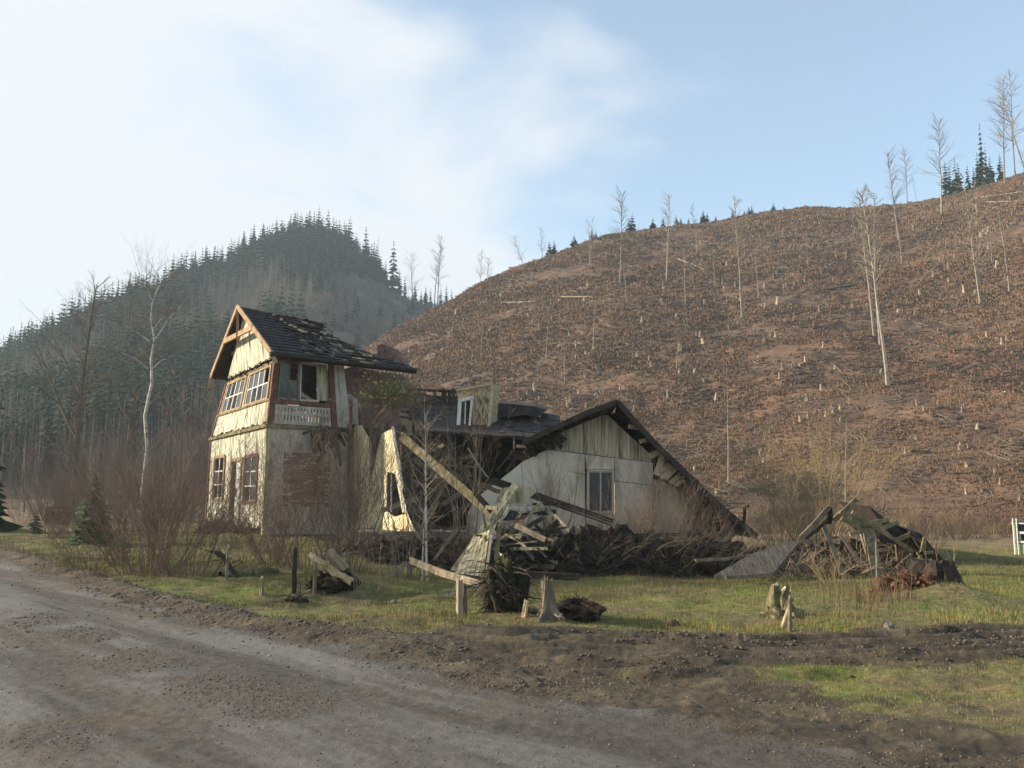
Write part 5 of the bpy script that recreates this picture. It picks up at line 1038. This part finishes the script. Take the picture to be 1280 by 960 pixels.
# small spruces on the ridge of the clear-cut hill
for i, (px, ty_) in enumerate(((688, 302), (694, 300), (720, 293), (743, 286), (748, 288), (795, 268), (791, 273), (822, 272), (835, 271), (852, 269), (858, 272), (868, 272), (887, 263), (892, 266), (903, 269), (925, 262), (940, 262), (946, 258), (950, 257), (978, 253),
                               (1203, 200), (1216, 197), (1220, 203), (1232, 205), (1246, 190), (1252, 153), (1257, 178), (1262, 195), (1240, 208), (1275, 190), (1208, 208))):
    q = H1.p3(px, 1.01); p = Vector((float(q[0]), float(q[1]), float(q[2]) - .6)); h = max(2.2, at(px, ty_, p.y).z - p.z); e = empty('ridge_spruce', p, 'small dark spruce on the ridge of the clear-cut hill', 'spruce', 'small spruces along the ridge', i * 2.1); e.scale = (h * (1.7 if px < 1000 else (.45 if ty_ < 182 else .9)),) * 2 + (h,); link('trunk', SPR[i % 5][0], e); link('crown', SPR[i % 5][1], e)

# ------------------------------------------------------------------ stumps, logs, slash and dry grass on the clear-cut hill
rs = np.random.RandomState(12)
ST = []
for k in range(5):
    q = rough_trunk(60 + k, .75, .15, nn=7, jag=.18 + .12 * (k % 2), flare=.7); ST.append((q, q.mesh('tree_stump', [M['stump'], M['cut']])))
px = rs.uniform(440, 1330, 1600); t = rs.uniform(.03, .99, 1600) ** .95; PP = H1.p3(px, t)
den = fbm(PP[:, 0] / 18, PP[:, 1] / 18, 5, 2); kp = den > .34; PP = PP[kp]; sz = rs.uniform(.22, 1.2, len(PP)) ** 1.5 * np.clip(PP[:, 1] / 125, .35, 1.1); PP[:, 2] -= .05
o_ = np.argsort(-(sz / PP[:, 1])); 
for q, i in enumerate(o_[:260]):
    o = link('tree_stump', ST[q % 5][1], None, PP[i]); o.scale = (sz[i] * rs.uniform(.8, 1.3),) * 2 + (sz[i] * rs.uniform(.7, 1.3),); o.rotation_euler = (rs.uniform(-.1, .1), rs.uniform(-.15, .15), rs.uniform(0, 6.28))
    tag(o, 'pale cut stump among the many scattered on the clear-cut slope', 'stump', 'stumps on the clear-cut slope')
V_, F__ = quads(ST[0][0]); O, f = replicate(V_, F__, PP[o_[260:]], sz[o_[260:]], rs.uniform(0, 6.28, len(o_) - 260)); tag(link('distant_stumps', np_mesh('distant_stumps', O, f, M['stump'])), 'small far stumps dotted over the upper clear-cut slope', 'stumps', kind='stuff')
def sticks(name, n, L0, L1, r0, r1, mt, label, seed, tmin=.02, clump=14, px0=430, px1=1330, flat=.12):
    rs = np.random.RandomState(seed); nc = n // clump; cx = rs.uniform(px0, px1, nc); ct = rs.uniform(tmin, .99, nc) ** 1.1; cp_ = H1.p3(cx, ct); P = np.repeat(cp_, clump, 0); sp = P[:, 1:2] * .012
    P[:, :2] += rs.normal(0, 1, (len(P), 2)) * sp; P[:, 2] = H1.z(P[:, 0], P[:, 1]) + .12; a = rs.normal(.2, .9, len(P)); L_ = rs.uniform(L0, L1, len(P)); r = rs.uniform(r0, r1, len(P)) * P[:, 1] / 120
    u = np.stack([np.cos(a), np.sin(a) * .8, rs.normal(0, flat, len(P)) + np.sin(a) * .3], 1); u /= np.linalg.norm(u, axis=1)[:, None]; Q = P + u * L_[:, None]; n1 = np.cross(u, [0, 0, 1.0]); n1 /= np.linalg.norm(n1, axis=1)[:, None]; n2 = np.cross(u, n1)
    ring = []
    for e_, k in ((P, 1.0), (Q, .6)):
        for j in range(3): t_ = 2 * math.pi * j / 3; ring.append(e_ + (n1 * math.cos(t_) + n2 * math.sin(t_)) * (r * k)[:, None])
    V = np.stack(ring, 1).reshape(-1, 3); b = (np.arange(len(P)) * 6)[:, None, None]; F0_ = np.array([[0, 1, 4, 3], [1, 2, 5, 4], [2, 0, 3, 5]])[None]; return tag(link(name, np_mesh(name, V, (F0_ + b).reshape(-1, 4), M[mt])), label, name.replace('_', ' '), kind='stuff')
sticks('slash_litter', 5200, .8, 3.2, .03, .065, 'slash', 'pale logging slash scattered over the clear-cut slope', 3)
sticks('dark_slash', 4200, .8, 3.4, .05, .11, 'darkbark', 'dark branches and debris scattered over the clear-cut slope', 4)
sticks('standing_sticks', 450, 1.0, 3.5, .02, .035, 'slash', 'thin upright dead sticks over the clear-cut slope', 8, clump=3, flat=3.5)
g = random.Random(31)
for (a, b, lb) in (((845, 335), (894, 330), 'long fallen pale trunk high on the slope, lower of two crossing'), ((848, 325), (880, 338), 'fallen pale trunk crossing the long one high on the slope'), ((1065, 268), (1085, 284), 'grey fallen log just under the skyline'), ((1225, 248), (1285, 240), 'upper fallen log at the right edge of the slope'),
                    ((1228, 254), (1290, 252), 'second of the fallen logs at the right edge'), ((1240, 262), (1290, 246), 'crossing fallen log at the right edge'), ((626, 380), (672, 378), 'pale fallen log on the left of the slope'), ((1150, 292), (1205, 270), 'thin long log leaning on the right upper slope'), ((1035, 362), (1088, 352), 'thin pale log in the middle right of the slope'),
                    ((1018, 385), (1034, 379), 'short pale log left of the thin middle log'), ((960, 335), (985, 336), 'short pale log below the crest'), ((700, 372), (740, 372), 'grey log left of the tall skyline tree'), ((1140, 432), (1165, 425), 'dark grey log heap near the tallest leaning tree'), ((1225, 460), (1262, 450), 'short pale log on the right middle slope'), ((760, 440), (798, 430), 'grey log in the centre of the slope'), ((985, 505), (1018, 492), 'thin grey log lying above the willow')):
    A_, B_ = H1.hit(*a), H1.hit(*b); q = MB(); d = B_ - A_; r = .0011 * A_.y; q.tube([Vector((0, 0, r)), d * .5 + Vector((0, 0, r)), d + Vector((0, 0, r))], [r, r * .8, r * .5], 6)
    for k in range(3): limb(q, g, d * g.uniform(.4, .9), (d.normalized() + Vector((0, 0, g.uniform(-.2, .6)))), g.uniform(1, 3), r * .3, 3, 0, .5, 0)
    tag(q.build('fallen_log', M['stump'], None, loc=A_), lb, 'log', 'logs lying on the clear-cut slope')
# dry grass tufts on the hill: three colours
def tuft(n, h, seed, w_=.05):
    g = random.Random(seed); q = MB()
    for i in range(n):
        a = g.uniform(0, 6.28); x, y = g.uniform(-.3, .3), g.uniform(-.3, .3); hh = h * g.uniform(.5, 1); dx, dy = math.cos(a), math.sin(a); l = g.uniform(.1, .5) * hh
        q.quad((x - dy * w_, y + dx * w_, 0), (x + dy * w_, y - dx * w_, 0), (x + dx * l + dy * w_ * .3, y + dy * l - dx * w_ * .3, hh), (x + dx * l - dy * w_ * .3, y + dy * l + dx * w_ * .3, hh))
    return quads(q)
TV, TF = tuft(9, .30, 1, .10)
for k, (mt, nm, n) in enumerate((('straw', 'rusty_dry_grass', 27000), ('straw2', 'ochre_dry_grass', 25000), ('straw3', 'dark_dry_scrub', 30000))):
    px = rs.uniform(430, 1340, n * 2); t = rs.uniform(.0, 1.0, n * 2) ** 1.35; P = H1.p3(px, t); d_ = fbm(P[:, 0] / 12 + k * 9, P[:, 1] / 7, 20 + k, 4) + rs.rand(n * 2) * .24; P = P[np.argsort(-d_)[:n]]; P[:, 2] -= .05
    O, f = replicate(TV, TF, P, rs.uniform(.4, 1.4, n) * np.clip(P[:, 1] / 125, .25, 1.5), rs.uniform(0, 6.28, n)); tag(link(nm, np_mesh(nm, O, f, M[mt])), {'straw': 'rust coloured dry grass patches on the clear-cut slope', 'straw2': 'ochre dry grass patches on the clear-cut slope', 'straw3': 'dark heather-like scrub patches on the clear-cut slope'}[mt], 'dry grass', kind='stuff')

# ------------------------------------------------------------------ grass, weeds and clods near the road
rs = np.random.RandomState(5)
def scatter(name, label, mt, n, y0, y1, h, w_, blades, cond, seed, cat='grass', ax=.68, pw=.55):
    rs = np.random.RandomState(seed); r = y0 * (y1 / y0) ** (rs.rand(n) ** pw); a = rs.uniform(-ax, ax, n); x = a * r; y = r; ok = cond(x, y, rs); x, y = x[ok], y[ok]; z = G(x, y) - .008
    TV, TF = tuft(blades, h, seed, w_); TV = TV * np.array([.35, .35, 1]) if name != 'dry_weeds' else TV; P = np.stack([x, y, z], 1); O, f = replicate(TV, TF, P, rs.uniform(.5, 1.5, len(P)) * np.clip(y / 14, .75, 1.35), rs.uniform(0, 6.28, len(P)))
    return tag(link(name, np_mesh(name, O, f, M[mt])), label, cat, kind='stuff')
def on_turf(lo, hi, sd, sc=.6):
    def f(x, y, rs):
        d, road, mud = masks(x, y); n = fbm(x * sc, y * sc, sd, 3); return (road < .25) & (mud < .35 * rs.rand(len(x)) + .12) & (n > lo) & (n < hi)
    return f
scatter('turf_grass', 'short green winter grass around the house', 'grass', 60000, 5.2, 34, .038, .007, 8, on_turf(.36, .9, 50), 1)
scatter('dry_turf_grass', 'short yellowed grass among the green', 'grass2', 42000, 5.2, 40, .038, .006, 8, on_turf(.44, .9, 51, .9), 2)
scatter('verge_dry_grass', 'dead yellow grass along the mud track edge', 'grass2', 9000, 9.8, 13, .09, .009, 6, lambda x, y, rs: (x > -3) & (fbm(x, y, 3, 2) > .4) & (y > 10.3 + rs.rand(len(x)) * .4) & (y < 11.6), 3)
scatter('tall_dry_grass', 'tall pale dead grass in loose clumps', 'grass2', 9000, 11, 40, .12, .004, 6, lambda x, y, rs: (fbm(x * .7, y * .7, 61, 3) > .56) & (masks(x, y)[1] < .1) & ((y > 12.3) | (x < -3)), 4)
scatter('dry_weeds', 'tall straw coloured weeds beside the broad dark stump', 'straw2' if 0 else 'straw2', 900, 11.2, 13.6, .36, .0035, 7, lambda x, y, rs: (np.abs(x / y - .415) < .035), 6, 'weeds', ax=.6)
def clods(name, label, mt, n, cond, s0, s1, seed, y0=4.2, y1=20):
    rs = np.random.RandomState(seed); r = y0 * (y1 / y0) ** (rs.rand(n) ** .8); x = rs.uniform(-.66, .66, n) * r; y = r; p = cond(x, y); k = rs.rand(n) < p; x, y = x[k], y[k]
    q = blob(7, 1, 1, .7, .45, 6, 1.5); V, F_q = quads(q); s_ = (s0 + (s1 - s0) * rs.rand(len(x)) ** 3) * np.clip(y / 9, .6, 1.5); P = np.stack([x, y, G(x, y)], 1)
    O, f = replicate(V, F_q, P, np.stack([s_ * rs.uniform(.7, 1.4, len(x)), s_, s_ * rs.uniform(.5, 1, len(x))], 1), rs.uniform(0, 6.28, len(x))); return tag(link(name, np_mesh(name, O, f, M[mt], smooth=False)), label, 'clods', kind='stuff')
def cl_road(x, y):
    d, road, mud = masks(x, y); return (d < .1) * (loose(x, y, d) * .9 + .04)
    b = np.exp(-((d + 1.75) / .3) ** 2) + np.exp(-((d + 3.3) / .3) ** 2) + np.exp(-((d + 4.6) / .3) ** 2) + .5 * np.exp(-((d + .3) / .35) ** 2) + .5 * np.exp(-((d + 5.6) / .6) ** 2); return (d < .1) * (b * .8 * ss(.35, .7, fbm(x * 1.2, y * 1.2, 8, 3)) + .05)
def cl_mud(x, y): d, road, mud = masks(x, y); return np.clip(mud * 1.1 * ss(.4, .65, fbm(x * 1.3, y * 1.3, 18, 3)), 0, 1) * (y < 16) + .8 * np.exp(-((d - .15) / .25) ** 2) * (x < 1)
clods('road_gravel', 'loose dark stones and crumbs in rows on the gravel road', 'clod', 80000, cl_road, .004, .017, 1)
clods('mud_clods', 'crumbly earth clods along the verge and mud track', 'clod', 50000, cl_mud, .005, .026, 2)
clods('pale_pebbles', 'pale pebbles strewn over road and mud', 'stone', 5000, lambda x, y: (masks(x, y)[0] < 1.5) * .5, .004, .02, 3)
scatter('dead_weeds', 'brown dead weeds and litter in the turf', 'twig', 16000, 8, 38, .07, .006, 6, on_turf(.50, .9, 57, .8), 12, 'weeds')
scatter('rank_dead_grass', 'rank brown dead grass in the hollows of the lawn', 'straw3', 9000, 11.5, 30, .11, .005, 7, lambda x, y, rs: (masks(x, y)[1] < .1) & (fbm(x * .55, y * .9, 141, 3) > .55), 14)
scatter('mud_grass', 'sparse flattened grass in the rutted mud', 'grass2', 9000, 5.5, 11, .03, .006, 5, lambda x, y, rs: (masks(x, y)[1] < .2) & (fbm(x * .9, y * 2.5, 91, 3) > .5), 9)
# white and grey rocks lying about
g = random.Random(8)
for i, (a, b, s_, lb) in enumerate(((41, 660, .12, 'pale stone by the road at far left'), (241, 642, .3, 'grey boulder left of the tower base'), (1112, 785, .07, 'pale stone under the rotten root wood'), (388, 741, .06, 'pale stone in the ditch below the stakes'), (492, 755, .07, 'pale stone in the grass right of the saplings'), (842, 783, .07, 'dark round stone in the dead grass by the track'))):
    tag(blob(70 + i, s_, s_ * .8, s_ * .7, .4, 12).build('stone', M['stone' if i != 5 else 'darkwood'], None, loc=ghit(a, b, True) + Vector((0, 0, s_ * .3))), lb, 'stone')

# ------------------------------------------------------------------ haze: even pale air round the whole scene
hz = MB(); blk(hz, -1150, 1150, -1150, 1150, -8, 158)
hm = bpy.data.materials.new('valley_haze'); hm.use_nodes = True; t = hm.node_tree; t.nodes.clear(); pv = N(t, 'ShaderNodeVolumePrincipled'); o_ = N(t, 'ShaderNodeOutputMaterial'); t.links.new(pv.outputs[0], o_.inputs['Volume'])
pv.inputs['Color'].default_value = (.70, .84, .95, 1); pv.inputs['Density'].default_value = 0.00042; pv.inputs['Anisotropy'].default_value = 0.05
tag(hz.build('haze', hm), 'thin bluish winter haze filling the valley', 'haze', kind='stuff')
